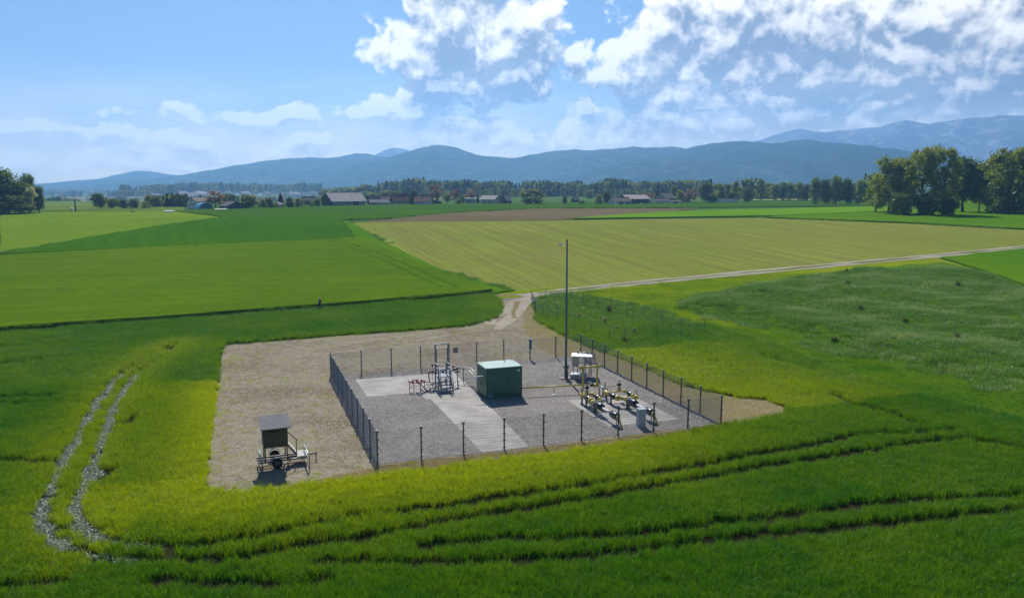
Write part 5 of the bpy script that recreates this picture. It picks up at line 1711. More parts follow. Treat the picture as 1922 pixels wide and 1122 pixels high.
b = MB(); b.tube([(.17, -.06, .1), (.19, -.06, 1.0), (.14, -.05, 1.2)], .035, 6); b.build('conduit', M['rust'], ms)
b = MB(); b.tube([(0, 0, 12.95), (0, 0, 13.12)], [.09, .05], 10); b.build('cap', M['black'], ms)
b = MB(); b.tube([(-.12, 0, 12.75), (-.12, 0, 13.85)], [.012, .006], 6); b.build('whip_antenna', M['iron'], ms)
b = MB(); b.tube([(0, 0, 12.72), (-.28, .05, 12.66), (-.75, .06, 12.66)], .022, 6); b.box((-.62, .06, 12.66), (.34, .16, .16)); b.build('side_antenna', M['grey'], ms)
b = MB(); b.tube([(-.22, 0, 12.74), (.1, 0, 12.74)], .03, 6); b.build('clamp', M['black'], ms)

pq = V(1070, 711, .03)
so = thing('solar_rack', 'tilted rack of solar panels seen from behind, right of the mast', 'solar panels', pq, R(-16))
def rack(x, s):                       # s along the slope from the upper edge, metres
    return Vector((x, 1.05 + s * .62, 2.40 - s * .79))
for x_ in (.75, 1.62):
    b = MB()
    p = [rack(x_ - .42, .02), rack(x_ + .42, .02), rack(x_ + .42, 1.66), rack(x_ - .42, 1.66)]
    nrm = Vector((0, .79, .62)) * .04
    n0 = len(b.v); b.v += p + [q + nrm for q in p]
    for f_ in ((0, 1, 2, 3), (7, 6, 5, 4), (0, 4, 5, 1), (1, 5, 6, 2), (2, 6, 7, 3), (3, 7, 4, 0)): b.face([n0 + i for i in f_])
    pn = b.build('panel', M['solar_back'], so)
    n2 = nrm * 1.08
    b = MB(); b.quad(*[q + n2 for q in (rack(x_ - .40, .05), rack(x_ + .40, .05), rack(x_ + .40, 1.62), rack(x_ - .40, 1.62))]); b.build('glass', M['solar'], pn)
for s in (.03, .75, 1.62):
    b = MB(); b.tube([rack(.27, s) + Vector((0, -.03, 0)), rack(2.1, s) + Vector((0, -.03, 0))], .032, 6); b.build('rail', M['alu'], so)
for x_ in (.30, 1.185, 2.06):
    b = MB(); b.tube([rack(x_, -.02) + Vector((0, -.04, 0)), rack(x_, 1.68) + Vector((0, -.04, 0))], .03, 6); b.build('rail', M['post'], so)
for x_ in (.55, .95, 1.45, 1.85):
    b = MB(); b.box(rack(x_, .0) + Vector((0, -.05, .02)), (.13, .07, .08)); b.build('clamp', M['black'], so)
for x_ in (1.15, 1.75):
    b = MB(); b.tube([(x_, .95, .03), (x_, .95, 2.36)], .035, 8); b.build('post', M['post'], so)
    b = MB(); b.tube([(x_, 1.65, .03), (x_, 1.65, 1.5)], .035, 8); b.build('post', M['post'], so)
    b = MB(); b.tube([(x_, .95, .95), (x_, 1.65, 1.15)], .025, 8); b.build('brace', M['post'], so)
b = MB(); b.tube([(1.15, .93, 2.1), (1.55, 1.7, 1.1)], .028, 8); b.build('brace', M['black'], so)

pl = thing('control_cabinet', 'beige control cabinet under a long white lid on the concrete plinth', 'cabinet', pq, R(-12))
b = MB(); b.box((.42, .62, 1.62), (.62, .34, 1.02)); cb = b.build('housing', M['beige'], pl)
b = MB(); b.box((.42, .44, 1.62), (.54, .02, .92)); b.build('door', M['beige'], cb)
b = MB(); b.box((1.02, .62, 2.20), (1.95, .70, .10), (R(15), 0, 0)); b.build('lid', M['white'], pl)
b = MB(); b.box((.30, .52, 2.05), (.26, .12, .08)); b.build('lamp', M['grey'], pl)
for x_, y_ in ((.22, .6), (.62, .6), (1.7, .66)):
    b = MB(); b.cyl((x_, y_, .42 if x_ < 1 else 0), (x_, y_, 1.12 if x_ < 1 else 2.15), .035, 8); b.build('leg', M['post'], pl)
ph = thing('concrete_plinth', 'low pale concrete plinth with metal cover beneath the control cabinet', 'plinth', pq, R(-12))
b = MB(); b.prism([(0, 0), (1.55, 0), (1.55, .95), (0, .95)], 0, .40); b.build('block', M['beige'], ph)
b = MB(); b.box((.40, .5, .425), (.72, .86, .035)); b.build('cover', M['white'], ph)
b = MB(); b.box((1.28, -.012, .2), (.10, .03, .08)); b.build('marker', M['rust'], ph)

# ------------------------------------------------------------------ mobile raised hide on a trailer
hw = thing('hide_trailer', 'wooden raised hunting hide on a two wheeled trailer standing on the bare yard', 'trailer', (-15.12, 49.34, .015), R(22))
x0, x1, y0, y1, zb, zf, zr = -.78, .68, -.20, 1.20, 1.46, 2.76, 3.06
nb = 11; bw = (x1 - x0) / nb
bm_ = MB(); bm_.box((0, 0, 0), (bw - .012, .035, zf - zb)); bd = bm_.mesh('board', M['wood'])
cb = MB(); cb.extr([(y0 + .03, zb + .03), (y1 - .03, zb + .03), (y1 - .03, zr - .03), (y0 + .03, zf - .03)], x0 + .03, x1 - .03)
cabin = cb.build('cabin', M['wood'], hw)
for i in range(nb):
    o = link('board', bd, cabin, (x0 + bw * (i + .5), y0 + .005 + .004 * (i % 3), (zb + zf) / 2 + .012 * ((i * 7) % 4 - 1.5)))
nb2 = 10; bw2 = (y1 - y0) / nb2
for side, xx in ((0, x0), (1, x1)):
    for i in range(nb2):
        yc = y0 + bw2 * (i + .5); zt_ = zf + (zr - zf) * (i + .1) / nb2
        b = MB(); b.box((xx + (.003 if side else -.003) * (1 + i % 2), yc, (zb + zt_) / 2), (.035, bw2 - .012, zt_ - zb - .02)); b.build('board', M['wood'], cabin)
b = MB(); b.box((-.14, y0 - .022, zf - .20), (.66, .03, .13)); b.build('shooting_slit', M['black'], cabin)
b = MB(); b.box((-.08, y0 - .07, zf - .07), (.78, .10, .05), (R(20), 0, 0)); b.build('flap', M['mast'], cabin)
b = MB(); b.extr([(y0 - .30, zf - .01), (y1 + .28, zr + .07), (y1 + .28, zr + .11), (y0 - .30, zf + .03)], x0 - .2, x1 + .23); rf = b.build('roof', M['roof_felt'], hw)
nr_ = 12
for i in range(nr_):
    t0 = i / nr_; t1 = (i + .9) / nr_
    ya, yb = y0 - .31 + (y1 - y0 + .60) * t0, y0 - .31 + (y1 - y0 + .60) * t1
    za = zf + .032 + (zr - zf + .08) * t0; zb_ = zf + .032 + (zr - zf + .08) * t1
    b = MB(); b.extr([(ya, za), (yb, zb_), (yb, zb_ + .012), (ya, za + .022)], x0 - .205, x1 + .235); b.build('roof_slat', M['roof_felt'], rf)
for (x_, y_, z0_) in ((x0 + .05, y0 + .06, .50), (x1 - .05, y0 + .06, .50), (x0 + .05, y1 - .06, .50), (x1 - .05, y1 - .06, .50)):
    b = MB(); b.box((x_, y_, (z0_ + zb) / 2), (.075, .075, zb - z0_)); b.build('leg', M['wood'], hw)
b = MB(); b.tube([(x0 - .04, y0 - .03, .55), (x0 - .04, y0 - .03, zf)], .022, 6); b.build('downpipe', M['galv'], hw)
for y_ in (.12, .62, 1.12):
    b = MB(); b.box((.35, y_, .47), (3.1, .09, .09)); b.build('chassis_rail', M['galv'] if y_ < .2 else M['iron'], hw)
for x_ in (-.95, .0, .8, 1.6):
    b = MB(); b.box((x_, .62, .38), (.08, 1.15, .07)); b.build('cross_member', M['iron'], hw)
b = MB(); b.cyl((0, .02, .34), (0, 1.68, .34), .04, 8); b.build('axle', M['iron'], hw)
for y_ in (-.02, 1.70):
    wt = MB(); wt.lathe((0, y_ - .11, .34), [(0, .20), (.0, .29), (.03, .335), (.19, .335), (.22, .29), (.22, .20)], 20, (0, 1, 0)); wh_ = wt.build('wheel', M['rubber'], hw)
    b = MB(); b.lathe((0, y_ - .135, .34), [(0, .05), (.01, .09), (.02, .19), (.245, .19), (.25, .05)], 14, (0, 1, 0)); b.build('rim', M['iron'], wh_)
    b = MB(); pts = [(.42 * math.cos(a), y_, .38 + .42 * math.sin(a)) for a in np.linspace(.35, 2.8, 9)]
    for p, q in zip(pts, pts[1:]):
        b.quad((p[0], y_ - .13, p[2]), (q[0], y_ - .13, q[2]), (q[0], y_ + .13, q[2]), (p[0], y_ + .13, p[2]))
    b.build('mudguard', M['black'], hw)
def outrigger(x_, ya, yb, foot):
    b = MB(); b.tube([(x_, ya, .95), (x_, yb, .95)], .042, 10); b.build('stabiliser', M['alu'], hw)
    for y_ in (ya + .03, yb - .03):
        b = MB(); b.tube([(x_, y_, 0), (x_, y_, 1.0)], .026, 8); b.build('leg', M['iron'], hw)
    b = MB(); b.tube([(x_, ya + .03, .05), (x_ - foot, ya + .5, .45)], .022, 6); b.build('brace', M['iron'], hw)
outrigger(-1.0, -.92, 1.40, -.1); outrigger(1.88, -1.18, 1.36, .1)
b = MB(); b.box((1.62, .70, .58), (.66, 1.20, .05)); b.build('platform', M['grey_boards'], hw)
b = MB(); b.tube([(1.9, .62, .48), (2.62, .62, .52)], .05, 8); b.build('drawbar', M['iron'], hw)
b = MB(); b.tube([(2.55, .62, 0), (2.55, .62, .60)], .03, 8); b.build('jockey_leg', M['iron'], hw)
for k in range(4):
    b = MB(); b.box((1.24 - k * .145, .86, .74 + k * .19), (.20, .62, .04), (0, R(8), 0)); b.build('step', M['grey_boards'], hw)
for y_ in (.56, 1.16):
    b = MB(); b.tube([(1.34, y_, .58), (.70, y_, 1.46)], .03, 6); b.build('stringer', M['wood'], hw)
b = MB(); b.tube([(1.28, .50, .58), (1.28, .50, 1.60)], .032, 8); b.build('rail_post', M['iron'], hw)
b = MB(); b.tube([(1.36, .50, 1.56), (.66, .50, 2.30)], .03, 8); b.build('handrail', M['iron'], hw)
b = MB(); b.tube([(1.26, .50, .62), (.8, .50, 1.15), (.7, .5, 1.35)], .03, 6); b.build('brace', M['wood'], hw)

# ------------------------------------------------------------------ wire fence round the planting
pf2 = thing('planting_fence', 'thin dark wire fence with slim posts round the weedy planting', 'fence', at(1003, 592))
def thin_post(px, py, py_top):
    p = at(px, py); h = max(1.0, height_at(p, py_top)); q = p - pf2.location
    b = MB(); b.tube([q, q + Vector((0, 0, h))], .032, 6); b.build('post', M['post'], pf2)
    return q, h
LINE_A = [(997, 563, 545), (1000, 573, 551), (1003, 582, 557), (1005, 589, 562), (1019, 597, 571), (1046, 607, 577), (1078, 619, 589), (1110, 628, 603), (1144, 641, 610), (1173, 648, 615), (1231, 637, 607), (1278, 632, 600), (1322, 628, 597)]
LINE_B = [(1024, 558, 541), (1049, 562, 545), (1072, 562, 546), (1095, 573, 551), (1121, 579, 556), (1147, 583, 562), (1176, 592, 567), (1209, 597, 573), (1242, 605, 581), (1279, 616, 592)]
for line in (LINE_A, [LINE_A[0]] + LINE_B + [LINE_A[-1]]):
    qs = [thin_post(*t) for t in line]
    b = MB()
    for (q1, h1), (q2, h2) in zip(qs, qs[1:]):
        for f_ in (.12, .3, .48, .66, .84, .97):
            b.tube([q1 + Vector((0, 0, h1 * f_)), q2 + Vector((0, 0, h2 * f_))], .006, 3, cap=False, smooth=False)
        n_ = 14
        for i in range(1, n_):
            q = q1.lerp(q2, i / n_); b.tube([q + Vector((0, 0, .1)), q + Vector((0, 0, (h1 + h2) / 2 * .97))], .004, 3, cap=False, smooth=False)
    b.build('wire', M['wire'], pf2)
for (px, py, dx_, tp) in ((1173, 648, -10, 620), (1173, 648, 18, 620), (1322, 628, -14, 602)):
    p = at(px, py); q = p - pf2.location; a2 = at(px + dx_, py + (2 if dx_ > 0 else 0)) - pf2.location
    b = MB(); b.tube([a2, q + Vector((0, 0, 1.6))], .03, 6); b.build('brace', M['wood'], pf2)
# young plants inside it
for i, (px, py, hgt, key, lb) in enumerate(((1087, 596, 1.0, 'leftpale', 'whitish young shrub near the far corner of the planting'), (1135, 610, 1.3, 'leftpale', 'tall whitish shrub in the middle of the planting'), (1158, 622, 1.0, 'leftpale', 'low whitish shrub beside the braced corner post'),
        (1190, 628, 1.1, 'leftpale', 'spreading whitish shrub right of the braced corner post'), (1143, 585, 1.2, 'bush', 'dark green sapling along the rear wire of the planting'), (1265, 624, 1.0, 'leftpale', 'grey green shrub near the right end of the planting'), (1172, 645, 1.0, 'bush', 'dark climbing shrub on the braced corner post'), (1045, 577, .9, 'leftpale', 'small pale sapling beside the mast line'))):
    H, Wd, cm, tm = TREE[key][i % len(TREE[key])]
    t = thing('shrub', lb, 'shrub', at(px, py), i * 1.7, 'young shrubs inside the wire fence')
    k_ = hgt / H; t.scale = (k_ * .8, k_ * .8, k_ * .85)
    link('foliage', cm, t); link('stem', tm, t)
# dark thistle clumps standing out of the weeds on the mound
for i, (px, py, s_, lb) in enumerate(((1590, 545, 1.0, 'dark weed clump on the upper mound near the bare patch'), (1796, 548, 1.2, 'largest dark weed clump high on the mound'), (1612, 594, 1.1, 'dark double weed clump in the middle of the mound'), (1697, 616, 1.0, 'dark weed clump above the brown bare spot'),
        (1566, 645, 1.0, 'lone dark weed clump on the lower mound slope'), (1795, 646, .9, 'dark weed clump low on the right slope'), (1365, 563, .9, 'small dark weed clump at the left end of the mound'), (1588, 518, .9, 'dark weed clump on the mound crest'))):
    p = at(px, py + 3); p.z = gh(p.x, p.y) + float(mound_h(p.x, p.y)) - .05
    H, Wd, cm, tm = TREE['bush'][i % 2]
    t = thing('weed_clump', lb, 'weeds', p, i * 1.3, 'dark weed clumps on the mound')
    k_ = s_ * .13; t.scale = (k_ * 1.5, k_ * 1.5, k_ * 1.4)
    link('foliage', cm, t); link('stem', tm, t)

# ------------------------------------------------------------------ the walker on the ditch path
pp = at(600, 583)
pe = thing('person', 'person in dark blue with pale hat walking along the ditch at the crop edge', 'person', pp + Vector((0, 0, .12)), R(-60))
def skin(name, verts, edges, radii, mat, parent, root=0):
    me = bpy.data.meshes.new(name); me.from_pydata(verts, edges, [])
    bm = bmesh.new(); bm.from_mesh(me)
    lay = bm.verts.layers.skin.verify(); bm.verts.ensure_lookup_table()
    for i, r_ in enumerate(radii):
        bm.verts[i][lay].radius = r_ if isinstance(r_, tuple) else (r_, r_)
    bm.verts[root][lay].use_root = True
    bm.to_mesh(me); bm.free()
    o = link(name, me, parent)
    md = o.modifiers.new('skin', 'SKIN'); md.use_smooth_shade = True
    o.modifiers.new('subd', 'SUBSURF').levels = 1
    o.modifiers['subd'].render_levels = 2
    me.materials.append(M[mat])
    return o
BV = [(0, 0, .95), (0, .01, 1.15), (0, .02, 1.38), (0, .01, 1.50), (0, -.02, 1.62), (0, -.02, 1.72),
      (-.17, .01, 1.40), (-.22, .06, 1.14), (-.22, -.06, .92), (-.22, -.10, .84), (.17, .01, 1.40), (.23, -.04, 1.14), (.22, -.16, .95), (.22, -.2, .87),
      (-.10, 0, .88), (-.11, -.14, .50), (-.11, -.02, .08), (-.11, -.16, .04), (.10, 0, .88), (.11, .12, .50), (.11, .26, .12), (.11, .16, .05)]
BE = [(0, 1), (1, 2), (2, 3), (3, 4), (4, 5), (2, 6), (6, 7), (7, 8), (8, 9), (2, 10), (10, 11), (11, 12), (12, 13), (0, 14), (14, 15), (15, 16), (16, 17), (0, 18), (18, 19), (19, 20), (20, 21)]
BR_ = [(.15, .11), (.15, .11), (.17, .11), .06, (.085, .10), .07, .065, .05, .038, .03, .065, .05, .038, .03, .095, .07, .045, .04, .095, .07, .045, .04]
skin('body', BV, BE, BR_, 'skin', pe)
skin('jacket', BV[:3] + [BV[6], BV[7], BV[8], BV[10], BV[11], BV[12]], [(0, 1), (1, 2), (2, 3), (3, 4), (4, 5), (2, 6), (6, 7), (7, 8)], [(.17, .13), (.17, .13), (.19, .13), .08, .065, .05, .08, .065, .05], 'cloth_blue', pe)
skin('trousers', [BV[0], BV[14], BV[15], BV[16], BV[18], BV[19], BV[20]], [(0, 1), (1, 2), (2, 3), (0, 4), (4, 5), (5, 6)], [(.165, .12), .11, .085, .065, .11, .085, .065], 'cloth_blue', pe)
b = MB(); b.lathe((0, -.02, 1.70), [(0, .05), (.005, .19), (.02, .19), (.03, .105), (.11, .095), (.135, .04)], 14); b.build('hat', M['cloth_pale'], pe)
for x_ in (-.085, .085):
    b = MB(); b.lathe((x_ * .45, -.115, 1.645), [(0, .008), (.012, .012), (.02, .006)], 6, (0, -1, 0)); b.build('eye', M['black'], pe)
b = MB(); b.lathe((0, -.115, 1.615), [(0, .02), (.03, .012), (.04, .004)], 6, (0, -1, -.3)); b.build('nose', M['skin'], pe)
rk = MB(); rk.box((0, .22, 1.24), (.30, .18, .42)); o = rk.build('rucksack', M['cloth_red']); o.parent = None
o.matrix_world = Matrix.Translation(pe.location) @ Matrix.Rotation(R(-60), 4, 'Z')
bv = o.modifiers.new('bevel', 'BEVEL'); bv.width = .06; bv.segments = 3
tag(o, 'dark red rucksack on the back of the walking person', 'rucksack')

# ------------------------------------------------------------------ farms and houses
def gable(name, label, cat, px, py, yaw, L, W, he, hr, wall, roof, group=None, dist=None, over=.5, wins=(), doors=(), chimney=None, gwall=None, z=None):
    """ridge along local x (length L), gable width W, eave and ridge heights; (px, py): pixel of the plan centre on the ground"""
    if dist:
        d = ray(px, py); p = Vector((d.x / d.y * dist, dist, 0)); p.z = gh(p.x, p.y)
    else:
        p = at(px, py)
    if z is not None: p.z += z
    t = thing(name, label, cat, p, R(yaw), group)
    l, w = L / 2, W / 2
    b = MB(); b.extr([(-w, -.4), (w, -.4), (w, he), (0, hr - .12), (-w, he)], -l, l); b.build('wall', M[wall], t)
    if gwall:
        for s in (-1, 1):
            b = MB(); b.extr([(-w + .05, -.4), (w - .05, -.4), (w - .05, he - .05), (0, hr - .2), (-w + .05, he - .05)], s * l - .02 + s * .03, s * l + .02 + s * .03); b.build('gable_cladding', M[gwall], t)
    sl = (hr - he) / w
    for s in (-1, 1):
        b = MB()
        b.extr([(s * .0, hr), (s * (w + over), he - over * sl), (s * (w + over), he - over * sl + .16), (0, hr + .16)][::s], -l - over, l + over)
        r_ = b.build('roof', M[roof], t)
        nrib = max(4, int(L / 2.2))
        b = MB()
        for i in range(nrib):
            x_ = -l + L * (i + .5) / nrib
            b.extr([(s * .05, hr + .16 - .05 * sl), (s * (w + over * .98), he - over * sl * .98 + .16), (s * (w + over * .98), he - over * sl * .98 + .20), (s * .05, hr + .20 - .05 * sl)][::s], x_ - .05, x_ + .05)
        if he > 1: b.build('batten', M[roof], r_)
    b = MB(); b.box((0, 0, hr + .17), (L + over * 2, .3, .12)); b.build('ridge_cap', M[roof], t)
    def opening(nm, face, c, zc, ww, hh, mat):
        # face: 0 = long side -y, 1 = long side +y, 2 = gable -x, 3 = gable +x
        pos = {0: (c, -w - .02, zc), 1: (c, w + .02, zc), 2: (-l - .02 - (.05 if gwall else 0), c, zc), 3: (l + .02 + (.05 if gwall else 0), c, zc)}[face]
        s1 = (ww + .2, .06, hh + .2) if face < 2 else (.06, ww + .2, hh + .2)
        s2 = (ww, .09, hh) if face < 2 else (.09, ww, hh)
        b = MB(); b.box(pos, s1); f_ = b.build(nm, M['wall_white' if nm == 'window' else 'bark'], t)
        b = MB(); b.box(pos, s2); b.build('pane' if nm == 'window' else 'leaf', M[mat], f_)
    for (f_, c, zc, ww, hh) in wins: opening('window', f_, c, zc, ww, hh, 'glass')
    for (f_, c, ww, hh) in doors: opening('door', f_, c, hh / 2, ww, hh, 'barn_wood')
    if chimney:
        b = MB(); b.box((chimney[0], chimney[1], hr + .2), (.7, .7, 1.5)); b.build('chimney', M['roof_dark'], t)
    return t

GF = 'farm buildings along the far field edge'
gable('farmhouse', 'white rendered gabled house with brown roof behind the teal tunnel hall', 'house', 375, 391.5, 62, 9, 6.6, 3.6, 5.4, 'wall_white', 'roof_brown', GF, over=.6,
      wins=((2, -1.1, 2.2, .7, 1.1), (2, .9, 2.2, .7, 1.1), (2, 0, 4.0, .7, .9), (0, -2, 2.0, .9, 1.1), (0, 1, 2.0, .9, 1.1)), chimney=(1.5, .8))
# teal tunnel hall
p = at(387, 393.5); tt = thing('tunnel_hall', 'teal tarpaulin tunnel hall with pale blue sheen painted along its striped side', 'tunnel hall', p, R(38), GF)
def arch(r, h, n=16): return [(-r * math.cos(math.pi * i / n), h * math.sin(math.pi * i / n) ** .9) for i in range(n + 1)]
Lh = 7.5
b = MB(); b.v = []; pr = arch(3.3, 3.1)
for y_ in (0, Lh):
    for (x_, z_) in pr: b.v.append(Vector((x_, y_, z_)))
k = len(pr)
for i in range(k - 1): b.face([i, i + 1, k + i + 1, k + i], True)
b.build('cover', M['teal'], tt)
for y_ in (0.02, Lh - .02):
    b = MB(); b.quad(*[(x_, y_, z_) for x_, z_ in arch(3.28, 3.08)]); b.build('end_wall', M['teal'], tt)
for i in range(4):
    b = MB(); pr2 = arch(3.34, 3.14)
    for y_ in (.1 + i * 1.9, 1.45 + i * 1.9):
        for (x_, z_) in pr2[:10]: b.v.append(Vector((x_, y_, z_)))
    for j in range(9): b.face([j, j + 1, 10 + j + 1, 10 + j], True)
    b.build('panel', M['teal_sheen'], tt)  # pale strips paint the sheen on this side of the cover
gable('barn', 'low barn with steep dark roof right of the teal tunnel hall', 'barn', 437, 392.5, -52, 11, 9, 1.5, 3.7, 'barn_wood', 'roof_dark', GF, over=.4, doors=((3, 0, 2.2, 1.6),))
b = MB(); b.extr([(-1.0, 0), (1.0, 0), (.9, .55), (.3, .75), (-.5, .7), (-.9, .5)], -2.6, 2.6); o = b.build('silage_sheet', M['white']); o.location = at(415, 394.5); o.rotation_euler = (0, 0, R(8))
tag(o, 'white plastic covered heap in front of the low dark roofed barn', 'silage heap', GF)
gable('garden_house', 'small pinkish garden house among trees below the tall conifer', 'house', 523, 390.5, 75, 3.6, 2.6, 1.9, 2.9, 'wall_cream', 'roof_pale', GF, over=.25, wins=((2, 0, 1.2, .5, .7),))
gable('cottage', 'dark gabled cottage half hidden by bushes left of the big barn', 'house', 580, 386, 30, 7, 6, 2.4, 4.6, 'barn_wood', 'roof_dark', GF, 480, wins=((2, 0, 2.6, .8, .9),))
gable('barn', 'biggest barn with weathered grey roof and dark boarded gable', 'barn', 645, 386.2, 38, 20, 14, 2.9, 7.3, 'wall_grey', 'roof_grey', GF, over=.8, gwall='barn_wood',
      doors=((2, 0, 3.6, 3.2), (0, 4, 3.2, 2.4)), wins=((0, -5, 1.6, 1.2, .8), (0, -1, 1.6, 1.2, .8)))
gable('shed', 'low grey roofed shed between the big barn and the red farmhouse', 'shed', 710, 384.6, 24, 11, 6, 1.5, 3.3, 'wall_grey', 'roof_felt', GF, gwall='barn_wood', over=.4, doors=((0, -3, 2.2, 1.3),))
gable('farmhouse', 'large red roofed farmhouse with timber and dark gable doors', 'house', 760, 383.5, 20, 15, 8.6, 2.5, 6.4, 'wall_cream', 'roof_red', GF, over=.7, gwall='wood',
      doors=((2, -2.3, 2.0, 2.9), (2, 2.0, 2.0, 2.9)), wins=((2, 0, 4.2, .8, .8), (0, -5, 1.4, 1.3, .9), (0, -2.6, 1.4, 1.0, .9), (0, 4, 1.4, 1.0, .9)))
gable('outbuilding', 'small red roofed outbuilding behind the grey roofed shed', 'shed', 725, 381, 10, 6, 5, 2.8, 4.6, 'wall_cream', 'roof_red', GF, 505)
gable('farmhouse', 'second red roofed building with white chimney right of the pointed tree', 'house', 795, 382.5, -12, 8.5, 8, 2.3, 5.6, 'wall_cream', 'roof_red', GF, 470, over=.5, chimney=(-1, .5), wins=((0, -2, 1.3, 1, .9),))
gable('shed', 'long low dark shed under the tallest rust brown tree', 'shed', 815, 383, 4, 9, 3.5, 1.7, 2.3, 'barn_wood', 'roof_dark', GF, over=.3, doors=((0, -2, 2, 1.3), (0, 2, 2, 1.3)))
# white flat roofed house
p = at(883, 382.5); t = thing('bungalow', 'white flat roofed house between two rust brown trees', 'house', p, R(6), GF)
b = MB(); b.box((0, 0, 1.5), (6.2, 5, 3.0)); b.build('wall', M['wall_grey'], t)
b = MB(); b.box((0, 0, 3.25), (7.0, 5.8, .5)); b.build('roof', M['white'], t)
for x_ in (-1.8, .2, 2.0):
    b = MB(); b.box((x_, -2.53, 1.6), (1.1, .06, 1.2)); f_ = b.build('window', M['wall_white'], t)
    b = MB(); b.box((x_, -2.55, 1.6), (.9, .08, 1.0)); b.build('pane', M['glass'], f_)
gable('farmhouse', 'beige house with pale grey roof right of the small conifer', 'house', 921, 383, -32, 10, 7.2, 3.2, 5.3, 'wall_cream', 'roof_grey', GF, over=.8, wins=((0, -2, 1.5, 1, 1), (0, 1.5, 1.5, 1, 1), (3, 0, 3.4, .8, .8)))
gable('house', 'dark timber house with steep grey roof and gable balcony', 'house', 948, 382.6, 66, 7, 5.6, 2.4, 5.8, 'barn_wood', 'roof_felt', GF, over=.6, wins=((2, -1.2, 3.2, .7, .8), (2, 1.0, 3.2, .7, .8)), doors=((2, 0, 1.2, 2.0),))
gable('hut', 'small dark hut standing alone in the open field', 'hut', 1080, 380.5, 30, 4.2, 4, 1.8, 3.1, 'barn_wood', 'roof_dark', GF, over=.3)
gable('farmhouse', 'blue white gabled house with long brownish roof', 'house', 1163, 384, 26, 12, 7.2, 2.0, 4.2, 'wall_white', 'roof_brown', GF, over=.5, wins=((2, 0, 2.6, .7, .7), (2, -2, 1.1, .8, .8), (2, 2, 1.1, .8, .8)), doors=((0, -1, 2.2, 1.6), (0, 3.5, 2.0, 1.6)))
gable('barn', 'long open barn with pale pinkish roof and dark gable', 'barn', 1189, 381.5, 32, 17, 10, 3.3, 5.6, 'barn_wood', 'roof_pale', GF, 500, over=.9, doors=((0, 0, 3, 2.6),))
b = MB(); b.box((0, 0, .9), (9.0, .5, 1.8)); b.box((0, 0, 1.85), (9.2, .6, .1)); o = b.build('yard_wall', M['wall_white']); o.location = at(1212, 382.2); o.rotation_euler = (0, 0, R(-3))
tag(o, 'low white yard wall in front of the long pale roofed barn', 'wall', GF)
gable('outbuilding', 'small white shed with low gable right of the yard wall', 'shed', 1242, 382, 10, 8, 4.4, 1.7, 2.9, 'wall_white', 'roof_brown', GF, over=.3, wins=((2, 0, 1.2, .9, .7), (0, 2, 1.0, .8, .7)), doors=((2, -1.3, 1.2, 1.2),))
gable('farmhouse', 'dark roofed farmhouse with white gable top behind the small white shed', 'house', 1252, 379, 38, 12, 9, 3.6, 6.6, 'wall_grey', 'roof_brown', GF, 520, over=.8)
gable('farmhouse', 'purplish roofed house between the budding trees at the right of the farms', 'house', 1276, 379, -8, 12, 8, 4.2, 7.0, 'wall_grey', 'roof_brown', GF, 545, over=.7)
gable('shed', 'low white shed in the shade of the rust brown tree', 'shed', 1268, 382.6, 0, 6.5, 3, 1.6, 2.1, 'wall_white', 'roof_brown', GF, over=.2, doors=((0, 0, 1.6, 1.2),))
# caravans
def caravan(px, py, yaw, L, lb):
    t = thing('caravan', lb, 'caravan', at(px, py), R(yaw), 'caravans parked under the trees')
    b = MB(); b.extr([(-1.05, .45), (1.05, .45), (1.05, 2.2), (.8, 2.45), (-.8, 2.45), (-1.05, 2.2)], -L / 2, L / 2); b.build('body', M['white'], t)
    for x_ in (-L * .28, L * .22):
        b = MB(); b.box((x_, -1.06, 1.65), (1.1, .05, .55)); b.build('window', M['glass'], t)
    for y_ in (-.95, .95):
        b = MB(); b.lathe((0, y_ - .1, .32), [(0, .2), (.0, .32), (.2, .32), (.2, .2)], 12, (0, 1, 0)); b.build('wheel', M['rubber'], t)
    b = MB(); b.tube([(L / 2, 0, .5), (L / 2 + 1.1, 0, .45)], .05, 6); b.build('drawbar', M['iron'], t)
caravan(1348, 381, 4, 4.6, 'left white caravan under the tall light tree')
caravan(1362, 380.8, -6, 5.2, 'middle white caravan between two trees')
caravan(1377, 380.3, 3, 4.4, 'right white caravan below the dark round tree')
# wrapped bales and other small white things
def bale(px, py, r, lb, yaw=20):
    b = MB(); b.lathe((-.6 * r, 0, r), [(0, r * .7), (.06 * r, r * .95), (.15 * r, r), (1.1 * r, r), (1.2 * r, r * .95), (1.25 * r, r * .7)], 16, (1, 0, 0))
    o = b.build('bale', M['white']); o.location = at(px, py) + Vector((0, 0, -.05)); o.rotation_euler = (0, 0, R(yaw))
    tag(o, lb, 'bale', 'white wrapped bales')
bale(135, 397.5, .85, 'white wrapped bale beside the dark pole at the left')
bale(1155, 385.2, .6, 'white wrapped bale in front of the blue white house')
bale(1204, 385, .6, 'white wrapped bale in front of the long barn')
bale(981, 385, .5, 'small white bale at the foot of the willows')
b = MB(); b.extr([(-.9, 0), (.9, 0), (.8, .5), (0, .75), (-.8, .5)], -1.9, 1.9); o = b.build('plastic_tunnel', M['white']); o.location = at(318, 398.3); o.rotation_euler = (0, 0, R(4))
tag(o, 'low white plastic tunnel at the edge of the light green field', 'plastic tunnel')
t = thing('pole', 'short thick dark pole standing beside the white bale', 'pole', at(142, 397.5))
b = MB(); b.tube([(0, 0, -.2), (0, 0, 5.0)], [.32, .26], 10); b.build('shaft', M['iron'], t)
b = MB(); b.lathe((0, 0, 5.0), [(0, .3), (.15, .34), (.35, .2)], 10); b.build('cap', M['post'], t)
t = thing('pole', 'thin grey pole with pale foot left of the plastic tunnel', 'pole', at(249, 398.5))
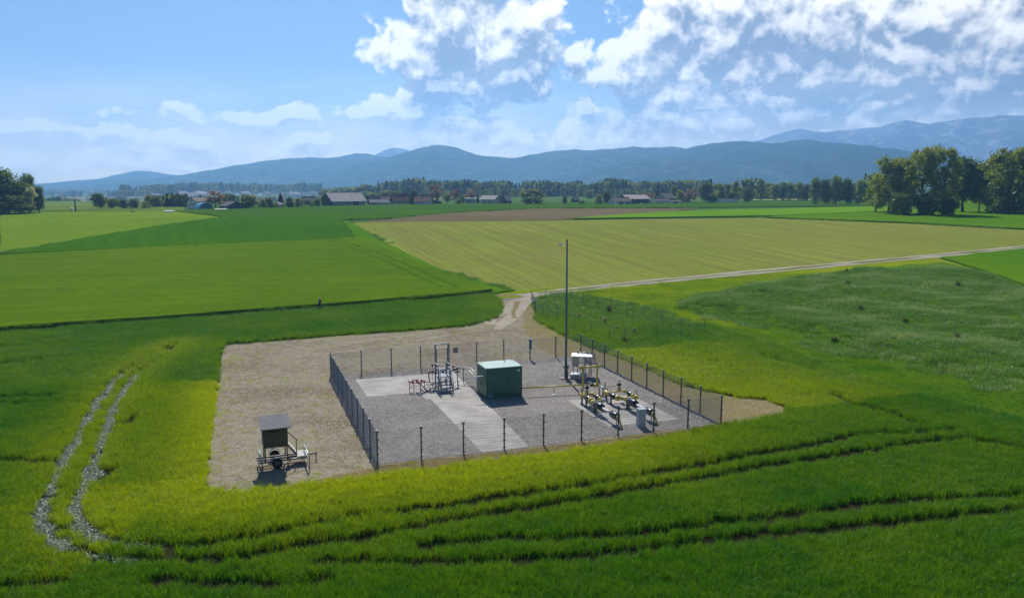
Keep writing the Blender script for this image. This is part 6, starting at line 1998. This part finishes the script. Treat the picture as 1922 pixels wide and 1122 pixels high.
b = MB(); b.tube([(0, 0, 0), (0, 0, 4.2)], [.07, .05], 6); b.build('shaft', M['galv'], t)
b = MB(); b.box((0, 0, .2), (1.4, .5, .4)); b.build('base', M['concrete'], t)

# ------------------------------------------------------------------ the far town
def town_house(i, wall, roof):
    b = MB(); b.extr([(-4.5, -1), (4.5, -1), (4.5, 4.6), (0, 7.4), (-4.5, 4.6)], -6, 6); b.cur = 1
    for s in (-1, 1):
        b.extr([(0, 7.55), (s * 5.3, 4.2), (s * 5.3, 4.5), (0, 7.9)][::s], -6.6, 6.6)
    b.cur = 2
    for x_ in (-3.5, 0, 3.5):
        b.box((x_, -4.52, 2.6), (1.3, .1, 1.4))
    return b.mesh('town_house', [M[wall], M[roof], M['glass']])
TH = [town_house(0, 'wall_white', 'roof_red'), town_house(1, 'wall_white', 'roof_grey'), town_house(2, 'wall_cream', 'roof_brown'), town_house(3, 'wall_white', 'roof_pale')]
TL = ['far white town house with red roof', 'far white town house with grey roof', 'far cream town house with brown roof', 'far white town house with pale roof']
r_ = random.Random(5)
k = 0
for (pa, pb_, d0, d1, n, za) in ((330, 470, 1650, 1900, 24, 5.5), (460, 610, 1750, 2000, 24, 6), (255, 350, 1350, 1600, 18, 1.0), (120, 175, 1250, 1330, 4, .5), (80, 240, 2600, 2900, 8, 3)):
    for _ in range(n):
        px = r_.uniform(pa, pb_); dd_ = r_.uniform(d0, d1); x_ = (px - CX) / FPX * dd_
        i = r_.randrange(4)
        o = link('town_house', TH[i], None, (x_, dd_, gh(x_, dd_) + za + 6 * (dd_ - d0) / (d1 - d0)), (0, 0, r_.uniform(0, 3.14)))
        sc_ = r_.uniform(.8, 1.25); o.scale = (sc_, sc_, sc_)
        tag(o, TL[i] + ' among trees in the valley', 'house', 'houses of the far town'); k += 1
for (px, dd_, L_w, lb) in ((145, 1180, 34, 'long pale factory hall in the valley right of the left trees'), (165, 1210, 26, 'second pale factory hall beside the long one'), (385, 1880, 24, 'bright white hall above the roofs of the far town'), (511, 1950, 22, 'white flat hall at the top of the far town')):
    x_ = (px - CX) / FPX * dd_
    t = thing('hall', lb, 'hall', (x_, dd_, gh(x_, dd_) + (11 if dd_ > 1500 else .5)), r_.uniform(-.2, .2), 'flat halls of the far town')
    b = MB(); b.box((0, 0, 2.5), (L_w, 14, 7)); b.build('wall', M['wall_white'], t)
    b = MB(); b.box((0, 0, 6.2), (L_w + 1, 15, .5)); b.build('roof', M['white'] if dd_ > 1500 else M['roof_pale'], t)
    for j in range(5):
        b = MB(); b.box((-L_w / 2 + L_w * (j + .5) / 5, -7.03, 3.2), (L_w / 8, .1, 1.6)); b.build('window', M['glass'], t)
